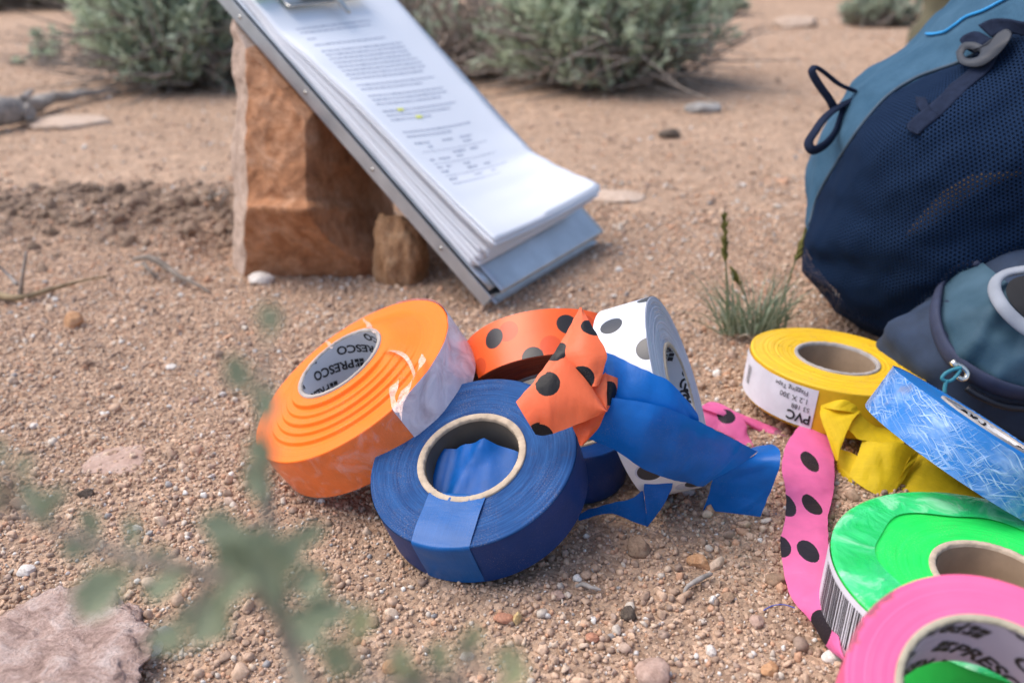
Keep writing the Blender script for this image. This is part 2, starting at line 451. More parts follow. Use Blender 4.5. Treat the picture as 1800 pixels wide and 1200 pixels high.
# ---------------------------------------------------------------- ribbons of tape
def ribbon(name, A, B, mat, parent=None, n=90, m=24, wr=.0012, seed=0, curl=0.0, flip=False, fold=6.0):
    """A, B: the two edges, as (px, py, depth) along the strip. Built as a sheet in space"""
    a = crom(A, n); b = crom(B, n); rows = []; UV = []; acc = 0; prev = None
    rc_ = random.Random(seed*7+1); L0 = sum((P(*a[i+1])-P(*a[i])).length for i in range(n-1))
    folds = []
    for _ in range(int(3+L0*70)):
        th = rc_.gauss(math.pi/2, .55); folds.append((rc_.uniform(0, L0), rc_.uniform(0, .03), math.sin(th), math.cos(th), rc_.uniform(-1, 1)*.0017, rc_.uniform(.0010, .0035), rc_.uniform(.006, .03)))
    fwd = -CF
    for i in range(n):
        pa = P(*a[i]); pb = P(*b[i]); mid = (pa+pb)/2
        if prev is not None: acc += (mid-prev).length
        prev = mid; row = []; ur = []; wd = (pb-pa).length
        for j in range(m+1):
            t = j/m; p = pa.lerp(pb, t)
            env = min(1, 4*t*(1-t)+.25)
            q = wr*env*(nz(p, 28, seed)+.5*nz(p, 75, seed+3)+.8*abs(nz(p, 40, seed+7)))
            for (fu, fv, fa, fb, am, fw_, fl) in folds:
                du, dv = acc-fu, t*wd-fv; dd_n = abs(du*fa+dv*fb); al = abs(-du*fb+dv*fa)
                if dd_n < fw_*2.2: q += am*max(0, 1-dd_n/(fw_*2.2))*max(0, 1-al/fl)*env
            ew = .0005*nz((acc*170, 0 if t < .5 else 9, seed), 1.0)*abs(2*t-1)
            p = p+fwd*(q+curl*4*t*(1-t))+(pb-pa).normalized()*ew
            row.append(p); ur.append((acc, t*wd))
        rows.append(row); UV.append(ur)
    mb = MB(); mb.grid(rows, UV=UV)
    inv = parent.matrix_world.inverted() if parent is not None else None
    return mb.build(name, mat, parent, inv=inv)
def dot_at(o, pts):
    """point of the sheet (its own coordinates) seen nearest to each photo pixel"""
    MW = o.matrix_world; P2 = np.array([pix(MW @ v.co)[:2] for v in o.data.vertices]); r = []
    for (x, y) in pts:
        k = int(((P2[:, 0]-x)**2+(P2[:, 1]-y)**2).argmin()); r.append(tuple(o.data.vertices[k].co))
    return r

# ================================================================ THE GROUND
def build_ground():
    # one sheet: fine near the camera, coarser towards the horizon
    ys = [-1.5, -.6, -.2, .0] + list(np.linspace(.12, 1.5, 230)) + list(1.5*np.power(200/1.5, np.linspace(.01, 1, 90)))
    mb = MB(); rows = []
    for y in ys:
        hw = max(1.2, y*1.05+.5) if y < 40 else y*1.2
        xs = np.linspace(-1, 1, 231); xs = np.sign(xs)*np.abs(xs)**(1.35)*hw
        rows.append([(x, y, gh(x, y) if y < 12 else gh(x, y)*.5) for x in xs])
    mb.grid(rows); o = mb.build('ground', M['ground']); tag(o, kind='structure'); return o
build_ground()

def gravel(name, mat, N, region, rlo, rhi, sub, sig=.5, sink=.35, seedv=1, nproto=14, zf=None):
    rg = np.random.default_rng(seedv)
    protos = []
    for k in range(nproto):
        bm = bmesh.new(); bmesh.ops.create_icosphere(bm, subdivisions=sub, radius=1)
        sc = np.array([rg.uniform(.75, 1.3), rg.uniform(.7, 1.05), rg.uniform(.5, .9)])
        V = np.array([v.co[:] for v in bm.verts]); F = np.array([[v.index for v in f.verts] for f in bm.faces]); bm.free()
        for i in range(9):                          # chip flat facets off the ball
            n = rg.normal(size=3); n /= np.linalg.norm(n); d = rg.uniform(.45, .82)
            q = V @ n; V = V - np.outer(np.maximum(q-d, 0), n)
        V = (V+rg.normal(scale=.06, size=V.shape))*sc; protos.append((V, F))
    xy = region(rg, N); N = len(xy)
    rad = np.clip(np.exp(rg.normal(math.log(rlo), sig, N)), rlo*.45, rhi)
    which = rg.integers(0, nproto, N); nv = len(protos[0][0]); nf = len(protos[0][1])
    Q = rg.normal(size=(N, 4)); Q /= np.linalg.norm(Q, axis=1)[:, None]
    w_, x_, y_, z_ = Q.T
    Rm = np.stack([np.stack([1-2*(y_*y_+z_*z_), 2*(x_*y_-z_*w_), 2*(x_*z_+y_*w_)], -1), np.stack([2*(x_*y_+z_*w_), 1-2*(x_*x_+z_*z_), 2*(y_*z_-x_*w_)], -1),
                   np.stack([2*(x_*z_-y_*w_), 2*(y_*z_+x_*w_), 1-2*(x_*x_+y_*y_)], -1)], 1)
    PV = np.stack([p[0] for p in protos])[which]
    Vv = np.einsum('nij,nvj->nvi', Rm, PV)*rad[:, None, None]
    z0 = np.array([(zf or gh)(x, y) for x, y in xy])
    Vv += np.concatenate([xy, (z0+rad*sink)[:, None]], 1)[:, None, :]
    PF = np.stack([p[1] for p in protos])[which]+(np.arange(N)*nv)[:, None, None]
    me = bpy.data.meshes.new(name)
    me.vertices.add(N*nv); me.vertices.foreach_set('co', Vv.astype(np.float32).ravel())
    me.loops.add(N*nf*3); me.loops.foreach_set('vertex_index', PF.astype(np.int32).ravel())
    me.polygons.add(N*nf); me.polygons.foreach_set('loop_start', np.arange(0, N*nf*3, 3, dtype=np.int32))
    me.update(calc_edges=True); me.materials.append(mat)
    o = bpy.data.objects.new(name, me); C.objects.link(o); return o
def trap(y0, y1, pw=1.0, clump=0.0, pos=None):
    def f(rg, N):
        u = rg.uniform(0, 1, N*3)**pw; y = y0+(y1-y0)*u; hw = .60*y+.06
        x = rg.uniform(-1, 1, N*3)*(.60*y1+.06); k = np.abs(x) < hw
        x, y = x[k], y[k]
        if clump:
            a = np.array([noise.noise(Vector((p*14, q*14, 4)))+.5*noise.noise(Vector((p*45, q*45, 8))) for p, q in zip(x, y)])
            k = rg.uniform(0, 1, len(x)) < np.clip(.5+a*clump, .06, 1)
            x, y = x[k], y[k]
        return np.stack([x, y], 1)[:N]
    return f
g1 = gravel('gravel', M['grains'], 115000, trap(.24, .98, 1.0), .00100, .0026, 1, .42, .25, 1)
tag(g1, 'fine tan granite grit covering the sandy ground', 'gravel', kind='stuff')
g2 = gravel('coarse_gravel', M['grains'], 21000, trap(.24, 1.15, 1.0, 1.6), .0017, .0052, 2, .40, .30, 2)
tag(g2, 'coarser reddish brown granite chips scattered over the grit', 'gravel', kind='stuff')
g3 = gravel('distant_gravel', M['grains'], 22000, trap(.95, 3.2, 1.2, .8), .0026, .008, 1, .4, .2, 3)
tag(g3, 'blurred pebbly grit on the open ground in the background', 'gravel', kind='stuff')
def mound(rg, N):
    q = rg.normal(size=(N, 2))*np.array([.17, .055])+np.array([-.46, 1.02]); return q
mc = NM('damp_soil'); gi = mc.n('NewGeometry')
mc.color(mc.mix(.6, mc.ramp(gi.outputs['Random Per Island'], [(0, (.21, .145, .10)), (.5, (.29, .20, .145)), (1, (.36, .255, .185))]), mc.ramp(mc.noise(160, 5), [(.3, (.16, .11, .08)), (.7, (.32, .24, .18))]))); mc.set(rough=1, spec=.1)
g4 = gravel('soil_clods', mc.m, 3200, mound, .0028, .0125, 2, .62, .0, 4)
tag(g4, 'loose brown clods of disturbed soil left of the sandstone block', 'soil', kind='stuff')

# ================================================================ STONES
def stone(name, label, px, py, sx, sy, sz, mat, cat='stone', seed=1, rot=0.0, rough=.22, sink=.3, sub=4, group=None, depth=None, facets=7, sc=1.0):
    g = G(px, py); rd = random.Random(seed)
    bm = bmesh.new(); bmesh.ops.create_icosphere(bm, subdivisions=sub, radius=1)
    pl = [(Vector((rd.gauss(0, 1), rd.gauss(0, 1), rd.gauss(0, 1))).normalized(), rd.uniform(.62, .9)) for _ in range(facets)]
    V = []
    for v in bm.verts:
        p = v.co.copy()
        for n, d in pl:
            q = p.dot(n)
            if q > d: p -= n*(q-d)*.92
        p *= 1+rough*.5*nz(p, 1.7*sc, seed)+rough*.3*nz(p, 5*sc, seed+2)+rough*.12*nz(p, 14*sc, seed+4)
        V.append(Vector((p.x*sx, p.y*sy, p.z*sz)))
    F = [tuple(v.index for v in f.verts) for f in bm.faces]; bm.free()
    o = mesh(name, V, F, mat); o.location = (g.x, g.y, gh(g.x, g.y)+sz*(1-2*sink)*.8); o.rotation_euler = (0, 0, rot)
    return tag(o, label, cat, group)
rm_pink = rock_mat('pink_granite', (.20, .125, .10), (.52, .365, .305), (.70, .58, .53), 75, 1.0, .0034)
rm_brown = rock_mat('brown_stone', (.20, .13, .09), (.34, .225, .15), (.44, .32, .23), 120, .7, .001)
rm_orange = rock_mat('orange_stone', (.34, .17, .08), (.50, .28, .15), (.58, .38, .25), 120, .6, .0008)
rm_white = rock_mat('quartz', (.50, .44, .38), (.68, .62, .56), (.75, .71, .67), 120, .4, .0006)
rm_dark = rock_mat('dark_clod', (.06, .05, .04), (.13, .10, .08), (.20, .16, .12), 300, 1.0, .001)
rm_red = rock_mat('red_stone', (.30, .14, .09), (.46, .22, .14), (.52, .30, .21), 120, .6, .0008)
rm_flat = rock_mat('flat_buried_stone', (.30, .20, .15), (.45, .31, .25), (.52, .39, .32), 60, .5, .001)
rm_pale = rock_mat('pale_slab', (.46, .335, .25), (.54, .41, .32), (.60, .48, .39), 30, .4, .001)
stone('boulder', 'large pink granite boulder cut by the lower left corner', -5, 1250, .068, .072, .0165, rm_pink, 'boulder', 11, .2, .30, .40, 6, sc=1.8)
stone('stone', 'flat pinkish stone flush with the grit left of the orange roll', 205, 806, .020, .022, .0016, rm_flat, seed=3, sink=.45, sub=5)
stone('stone', 'brown angular stone below the blue strip', 1122, 966, .0070, .0066, .0062, rm_brown, seed=5, sink=.25)
stone('stone', 'orange oval stone beside the bent grey twig', 1229, 990, .0064, .0044, .0042, rm_orange, seed=6, rot=-.6, sink=.25)
stone('clod', 'dark crumbly round clod on the open grit near the bottom', 1105, 1080, .0038, .0038, .0040, rm_dark, 'clod', seed=7, sink=.2)
stone('stone', 'flat red stone beside a yellow chip at the bottom', 886, 1088, .0048, .0032, .0028, rm_red, seed=8, sink=.2)
stone('stone', 'small yellow stone chip beside the red stone', 909, 1090, .0020, .0026, .0038, rock_mat('yellow_stone', (.45, .30, .12), (.58, .42, .2), (.62, .5, .3), 150, .5, .0005), seed=9, sink=.2)
stone('stone', 'pink stone poking from the grit at the bottom edge', 1150, 1188, .0092, .0075, .0062, rm_flat, seed=10, sink=.35)
stone('stone', 'glossy white pebble at the foot of the sandstone block', 458, 494, .0125, .009, .0068, rm_white, seed=12, sink=.2, rot=.1, facets=3)
stone('stone', 'white quartz pebble at the left edge of the pink boulder', 45, 1002, .0052, .004, .003, rm_white, seed=13, sink=.25)
stone('stone', 'white quartz pebble between boulder and green sprig', 268, 1143, .0050, .0044, .0040, rm_white, seed=14, sink=.25)
stone('stone', 'grey angular pebble above the white quartz by the boulder', 290, 1118, .0046, .004, .0034, rock_mat('grey_stone', (.2, .19, .18), (.36, .34, .32), (.45, .43, .41), 150, .5, .0006), seed=15, sink=.25)
stone('stone', 'orange and white pebble on the grit below the straw stick', 132, 573, .0085, .007, .0080, rm_orange, seed=16, sink=.2)
stone('stone', 'squarish white pebble near the lower end of the pink ribbon', 1462, 1158, .0046, .0034, .0032, rm_white, seed=17, sink=.2)
stone('stone', 'rough tan stone beside the middle of the pink dotted ribbon', 1366, 1018, .0058, .0046, .0040, rm_brown, seed=18, sink=.3)
stone('stone', 'pale stone on the ground right of the paper stack', 1085, 345, .034, .03, .006, rm_pale, seed=19, sink=.40)
stone('stone', 'broad pale slab in the open ground left of the block', 130, 216, .075, .06, .008, rm_pale, seed=20, sink=.3)
stone('stone', 'small dark stone on bare ground behind the pale stone', 1176, 239, .017, .013, .010, rm_dark, seed=21, sink=.2)
stone('stone', 'grey stone by the shadow of the middle sagebrush', 1235, 196, .032, .022, .012, rock_mat('grey_stone_far', (.2, .19, .18), (.33, .31, .29), (.42, .4, .38), 60, .5, .001), seed=22, sink=.2)
stone('stone', 'whitish rock far off between the shrubs at the top right', 1400, 46, .075, .05, .022, rm_pale, seed=23, sink=.2)
stone('stone', 'small brown pebble touching the grit in front of the blue roll', 842, 1022, .0042, .0036, .0032, rm_brown, seed=24, sink=.3)
stone('stone', 'whitish pebble under the folded blue tail', 1205, 862, .0052, .0038, .0036, rm_white, seed=26, sink=.25)
for i, (px, py, k, r, lb) in enumerate([
    (300, 640, rm_white, .0036, 'pale pebble on the grit left of the orange roll'), (340, 702, rm_flat, .0034, 'pinkish pebble close to the left rim of the orange roll'),
    (225, 700, rm_brown, .0036, 'tan pebble on the grit above the flat pinkish stone'), (60, 748, rm_white, .0030, 'white pebble near the left edge above the boulder'),
    (240, 925, rm_white, .0030, 'small whitish pebble between flat stone and green sprig'), (150, 868, rm_dark, .0040, 'dark grey pebble just below the flat pinkish stone'),
    (560, 1010, rm_orange, .0036, 'orange chip on the grit right of the green sprig'), (655, 1090, rm_brown, .0034, 'tan chip on the grit below the front blue roll, left side'),
    (980, 1052, rm_flat, .0032, 'pink chip between the front blue roll and the dark clod'), (1040, 1122, rm_red, .0030, 'reddish chip below and left of the dark clod'),
    (1280, 1052, rm_brown, .0032, 'tan chip under the lower end of the bent grey twig'), (1330, 1092, rm_flat, .0036, 'pinkish chip just below the thin blue thread'),
    (1250, 1140, rm_white, .0030, 'white chip on the open grit at the bottom, left of the pink ribbon'), (820, 1150, rm_white, .0030, 'white chip just below the flat red stone'),
    (690, 1168, rm_orange, .0042, 'orange brown pebble at the bottom edge between the two sprigs'), (1352, 1180, rm_orange, .0040, 'orange pebble at the bottom edge left of the pink roll')]):
    stone('pebble', lb, px, py, r*1.15, r*.95, r*.75, k, 'pebble', seed=40+i, rot=i*.7, sub=4, sink=.25, facets=11, group='pebbles loose on the grit')

# ================================================================ CLIPBOARD FRAME
BA = Vector((-0.02334518, 0.72084403, 0.0035)); BU = Vector((0.53274577, 0.84627534, 0.0)); BL = Vector((-0.6386921, 0.40206833, 0.65605903)); BN = BU.cross(BL).normalized()
BM = Matrix((BU, BL, BN)).transposed().to_4x4(); BM.translation = BA
BW, BH, BT = .201, .400, .0150

# sandstone block under the clipboard
def block():
    LV = [(512, [(410, .850), (430, .828), (655, .818), (672, .815)]), (455, [(410, .850), (430, .816), (622, .800), (669, .822)]),
          (420, [(410, .850), (430, .804), (575, .786), (668, .85)]), (392, [(410, .850), (431, .792), (550, .774), (668, .87)]),
          (366, [(410, .850), (432, .786), (541, .766), (668, .885)]), (352, [(410, .850), (431, .800), (538, .780), (668, .89)]),
          (200, [(409, .852), (430, .822), (537, .800), (668, .90)]), (60, [(408, .860), (430, .836), (537, .815), (668, .87)]), (-60, [(408, .870), (432, .850), (537, .828), (668, .87)])]
    segs = (8, 44, 40, 12, 24, 12); rows = []; NR = 110
    for r in range(NR+1):
        py = lerp(512, -60, r/NR)
        k = max(i for i in range(len(LV)) if LV[i][0] >= py-1e-6); k = min(k, len(LV)-2)
        t = (LV[k][0]-py)/(LV[k][0]-LV[k+1][0])
        c = [PY(lerp(LV[k][1][m][0], LV[k+1][1][m][0], t), py-(6 if m == 0 else 0), lerp(LV[k][1][m][1], LV[k+1][1][m][1], t)) for m in range(4)]
        c += [c[3]+Vector((.004, .10, 0)), c[0]+Vector((.03, .10, 0))]
        row = []
        for m in range(6):
            for i in range(segs[m]): row.append(c[m].lerp(c[(m+1) % 6], i/segs[m]))
        cen = sum(c, Vector())/6; rr = []
        for p in row:
            o = (p-cen); o.z = 0; o.normalize()
            p = p+o*(.0040*nz(p, 16, 2)+.0028*nz(p, 45, 4)+.0016*nz(p, 110, 6)-.0040*abs(nz(p, 28, 9)))+Vector((0, 0, .002*nz(p, 40, 3)))
            q = (p-BA).dot(BN)
            if q > -.003: p = p-Vector((0, 0, 1))*((q+.003)/BN.z)
            rr.append(p)
        rows.append(rr)
    K = sum(segs); mb = MB(); mb.grid(rows, closed=True); n = NR*K
    tc = sum(rows[-1], Vector())/K; q = (tc-BA).dot(BN)
    if q > -.004: tc.z -= (q+.004)/BN.z
    mb.V.append(tc); mb.UV.append((0, 0)); m = len(mb.V)-1
    for j in range(K): mb.F.append((n+j, n+(j+1) % K, m))
    mm = NM('sandstone'); nn = mm.noise(26, 8, rough=.72, dist=.9); n2 = mm.noise(120, 6, rough=.7)
    c = mm.ramp(nn, [(.25, (.20, .085, .04)), (.45, (.40, .185, .09)), (.6, (.50, .27, .155)), (.8, (.62, .44, .34))])
    c = mm.mix(.7, c, mm.ramp(n2, [(.3, (.55, .5, .48)), (.55, (1, 1, 1)), (.75, (1.25, 1.2, 1.15))]), 'MULTIPLY')
    mm.color(c); mm.set(rough=.85, spec=.25); mm.bump(mm.math('ADD', nn, mm.math('MULTIPLY', n2, .6)), 1.0, .003)
    wt = rock_mat('weathered_rind', (.30, .21, .16), (.46, .34, .27), (.55, .43, .36), 50, .7, .002)
    mi = [1 if (i % K < 8 and i < NR*K) else 0 for i in range(len(mb.F))]
    o = mesh('sandstone_block', mb.V, mb.F, None, None, mats=[mm.m, wt], mi=mi); tag(o, 'tall orange brown sandstone block propping up the clipboard', 'rock'); return o
block()
st = stone('rock', 'small squat brown rock tucked behind the clipboard edge', 706, 486, .025, .024, .056, rock_mat('brown_rock', (.24, .115, .05), (.42, .24, .13), (.54, .36, .22), 60, .8, .002), 'rock', 31, .4, .3, .32, 5)

def clipboard():
    root = empty('storage_clipboard', BA, BM.to_quaternion())
    tag(root, 'silver aluminium storage clipboard leaning on the sandstone block', 'clipboard')
    T = .0012
    def plate(mb, u0, u1, v0, v1, w0, w1): mb.box(Matrix.Translation(((u0+u1)/2, (v0+v1)/2, (w0+w1)/2)), u1-u0, v1-v0, w1-w0)
    mb = MB(); plate(mb, 0, BW, 0, BH, 0, T); plate(mb, 0, T, 0, BH, T, BT-.003); plate(mb, BW-T, BW, .0, BH, T, BT-.003); plate(mb, 0, BW, BH-T, BH, T, BT-.003)
    mb.build('tray', M['alu'], root, smooth=False)
    # lid with folded down lips; the bottom lip is an open channel
    mb = MB(); n = 24
    def lipgrid(pts, u0, u1, ax):
        rows = []
        for (a, b) in pts:
            rows.append([((lerp(u0, u1, k/n), a, b) if ax else (a, lerp(u0, u1, k/n), b)) for k in range(n+1)])
        mb.grid(rows)
    lipgrid([(BH, BT), (.001, BT), (-.0006, BT-.0006), (-.0008, BT-.002), (.0035, BT-.008), (.0045, .0035), (.0025, .0012), (-.004, .0008), (-.0046, .0015), (-.0042, .0022)], .012, BW+.001, True)
    lipgrid([(.012, BT), (.0052, BT), (.0036, BT-.0006), (.0032, BT-.0022), (.0042, BT-.0032)], .006, BH, False)
    lid = mb.build('lid', M['alu'], root, smooth=True)
    lid.modifiers.new('thick', 'SOLIDIFY').thickness = .0008
    for k, v in enumerate((.06, .15, .24, .33)):
        mb = MB(); mb.tube([(-.0006, v, .0065), (.0016, v, .0065)], .0016, 12); mb.build('rivet', M['steel'], root)
    # spring clip
    cl = MB(); u0, u1 = .034, .140; vb = .316
    rows = []
    for (v, w_) in [(vb-.002, .031), (vb, .0285), (vb+.002, .0275), (vb+.012, .0290), (vb+.020, .034), (vb+.026, .041), (vb+.028, .046), (vb+.027, .050)]:
        rows.append([(lerp(u0, u1, k/20), v, w_) for k in range(21)])
    cl.grid(rows); clip = cl.build('clip', M['steel'], root); clip.modifiers.new('thick', 'SOLIDIFY').thickness = .0012
    mb = MB(); um = (u0+u1)/2
    mb.tube([(um-.022, vb+.010, .036), (um+.022, vb+.010, .036)], .0028, 12); 
    for s in (-1, 1):
        pts = [(um+s*(.010+.0*k), vb+.010+.0034*math.cos(k*.7), .036+.0034*math.sin(k*.7)) for k in range(4)]
        mb.tube([(um+s*.02+.0011*math.cos(0)*k/6, vb+.010+.0042*math.cos(k*.9), .036+.0042*math.sin(k*.9)) for k in range(26)], .0007, 6)
    mb.build('spring', M['steel'], clip)
    mb = MB(); mb.tube([(um, vb+.016, .043), (um+.001, vb+.006, .041), (um+.003, vb-.005, .036), (um+.006, vb-.016, .0325), (um+.0075, vb-.020, .032)], [.0055, .0062, .0042, .003, .0022], 14, flat=.55)
    mb.build('lever', M['steel'], clip)
    mb = MB(); plate(mb, .012, BW, BH-.052, BH, BT+.001, BT+.004); mb.build('hinge_plate', M['alu'], root, smooth=False)
    return root
clipboard()

def paper():
    W_, V0, V1 = .187, .030, .352
    lv = [(.020, .050), (.033, .049), (.08, .0445), (.13, .041), (.19, .0375), (.25, .0305), (.295, .0225), (.33, .0235), (.36, .0235)]
    rv = [(.020, .0560), (.038, .0480), (.060, .0370), (.078, .0290), (.105, .0195), (.14, .0170), (.20, .0165), (.25, .0175), (.30, .0200), (.36, .0230)]
    def itp(tb, v):
        pts = tb; 
        for (a, x), (b, y) in zip(pts, pts[1:]):
            if v <= b: t = (v-a)/(b-a); return x+(y-x)*(t*t*(3-2*t)*.4+t*.6)
        return pts[-1][1]
    def wtop(u, v):
        s = u/W_; e = itp(lv, v)*(1-s)**1.0+itp(rv, v)*s
        e -= .010*4*s*(1-s)*sm(.30, .06, v)*(.55+.45*s)
        return e
    def wbot(u, v):
        s = u/W_; return BT+.0006+.018*sm(.09, .03, v)*s**2
    root = empty('paper_stack', BA, BM.to_quaternion())
    tag(root, 'thick stack of curling printed white pages held on the clipboard', 'paper stack')
    ts = [0, .015, .03, .05, .07, .09, .11, .14, .22, .25, .29, .34, .40, .47, .56, .84, .87, .90, .94, .97]
    rd = random.Random(3)
    nu, nv = 26, 60
    def sheet(mb, t, du, dv, rot):
        rows = []; UV = []
        for i in range(nv+1):
            v = lerp(V0, V1, i/nv); row = []; ur = []
            for j in range(nu+1):
                u = j/nu*W_; g = sm(.33, .28, v)
                wt, wb = wtop(u, v), wbot(u, v)
                tt = t
                w_ = lerp(wb+.0065*t*0, wt, tt) if g > 0 else lerp(wb, wt, tt)
                w_ = lerp(wb+(wt-wb)*(t*1.0), w_, g)
                uu = u+.006+du*g+rot*(v-V1); vv = v+dv
                row.append((uu, vv, w_)); ur.append((j/nu, i/nv))
            rows.append(row); UV.append(ur)
        mb.grid(rows, UV=UV)
    for grp in ((0, 8), (8, 15), (15, 20)):
        mb = MB()
        for t in ts[grp[0]:grp[1]]: sheet(mb, t, rd.uniform(-.0035, .0018), rd.uniform(-.004, .003), rd.uniform(-.016, .012))
        o = mb.build('page_sheaf', M['paper'], root); o.modifiers.new('thick', 'SOLIDIFY').thickness = .0003
    mb = MB(); sheet(mb, 1.0, 0, 0, 0); top = mb.build('top_page', M['paper'], root)
    top.modifiers.new('thick', 'SOLIDIFY').thickness = .0003
    # printed lines: small word blocks following the sheet
    ink = MB(); yel = MB()
    def blk(mb, u0, u1, v, h, lift=.0005):
        n = max(2, int((u1-u0)/.006)); lo = []; hi = []
        for k in range(n+1):
            u = lerp(u0, u1, k/n)
            for (lst, vv) in ((lo, v-h/2), (hi, v+h/2)): lst.append((u+.006, vv, wtop(u, vv)+lift))
        mb.grid([lo, hi])
    def line(v, u0, u1, h=.00135):
        u = u0
        while u < u1:
            l = rd.uniform(.003, .010); blk(ink, u, min(u+l, u1), v, h*rd.uniform(.75, 1)); u += l+.0013
    v = .303
    body = [(1, .022, .030), (0,), (2, .022, .125), (0,), (1, .022, .055), (0,), (1, .022, .135), (0,), (4, .022, .14), (4, .022, .145), (0,), (2, .022, .145), (0,), (3, .022, .145), (0,), (2, .022, .145), (1, .022, .11)]
    for it in body:
        if it[0] == 0: v -= .0036; continue
        for k in range(it[0]):
            line(v, it[1], it[2]-(rd.uniform(.0, .035) if k == it[0]-1 else 0)); v -= .0052
    blk(yel, .045, .054, v+.0155, .003, .0007); blk(yel, .063, .073, v+.0052, .003, .0007)
    v -= .010
    for k in range(2): line(v, .022, .14-.04*k); v -= .0054
    v -= .003
    for rrow in range(7):
        cols = [.024, .040, .072, .104]
        for ci, c0 in enumerate(cols):
            if rd.random() < .82: line(v, c0, c0+rd.uniform(.008, .024), .0016)
        v -= .0052
        if rrow % 2 == 1: line(v, .024, .14, .0007); v -= .0042
    line(v, .022, .13, .0008)
    ink.build('printed_text', M['ink_soft'], top, smooth=False)
    yel.build('highlighter_mark', M['yellow_ink'], top, smooth=False)
paper()
def marker():
    q = BM.to_quaternion(); loc = BM @ Vector((.011, .3365, .030))
    root = empty('marker_pen', loc, q); tag(root, 'bright green pen clamped under the clip at the top of the pages', 'pen')
    gm = simple('green_pen_plastic', (.16, .50, .03), .35, .05, 30)
    mb = MB(); mb.tube([(-.004, -.004, 0), (-.002, -.0035, 0), (.012, 0, 0), (.055, .012, 0)], [.003, .0052, .0056, .0056], 20); mb.build('barrel', gm, root)
    mb = MB(); mb.tube([(.055, .012, 0), (.085, .0203, 0), (.088, .0211, 0)], [.0060, .0060, .004], 20); mb.build('cap', gm, root)
marker()

# ================================================================ BACKPACK
BY = .68
BCp = PY(1810, 275, BY)
outl = [(1785, -62), (1732, -6), (1696, 26), (1670, 54), (1645, 84), (1594, 112), (1530, 150), (1490, 200), (1453, 290), (1430, 365), (1421, 405), (1438, 455), (1478, 512), (1520, 552), (1570, 590), (1660, 625), (1800, 640), (2000, 640), (2130, 560), (2200, 420), (2210, 250), (2150, 60), (2040, -80), (1860, -130)]
op = [PY(x, y, BY) for x, y in outl]
ang = []
for p in op: d = p-BCp; ang.append((math.atan2(d.z, d.x), d.length))
ang.sort(); aa = np.array([a for a, _ in ang]); rr_ = np.array([r for _, r in ang])
def bag_r(t):
    return float(np.interp(t, np.concatenate([aa-2*math.pi, aa, aa+2*math.pi]), np.tile(rr_, 3)))
def bag_rs(t): return sum(bag_r(t+k*.035)*w_ for k, w_ in ((-2, .1), (-1, .2), (0, .4), (1, .2), (2, .1)))
def bag_pt(t, s, infl=0.0, crease=1.0):
    """t angle round the outline, s -1 (back) .. 1 (front)"""
    ps = s*math.pi/2; r = bag_rs(t)*max(0, math.cos(ps))**.62
    D = .115 if s > 0 else .13
    p = BCp+Vector((math.cos(t)*r, -math.sin(ps)*D, math.sin(t)*r))
    d = (p-BCp); d.y *= 1.6; d.normalize()
    wr = .0075*nz((p.x*.8+p.z*.5, p.y, p.z-p.x*.6), 13, 4)+.0045*nz((p.x*.5, p.y*.5, p.z*1.2-p.x*.8), 38, 2)+.0016*nz(p, 80, 1)
    fr = sm(-.15, .35, s)
    p = p+d*(wr*crease+infl)
    p.z = max(p.z, .001+.004*fr)
    return p
def seam_side(p):
    """>0 below/right of the seam that carries the mesh panel (photo pixels of the point)"""
    x, y, _ = pix(p)
    sp = [(1395, 440), (1422, 402), (1440, 345), (1490, 260), (1530, 205), (1570, 165), (1620, 137), (1690, 112), (1750, 78), (1800, 48), (1900, 0), (2300, -150)]
    for (x0, y0), (x1, y1) in zip(sp, sp[1:]):
        if x0 <= x <= x1: return y-(y0+(y1-y0)*(x-x0)/(x1-x0))
    return -50 if x < 1395 else 50
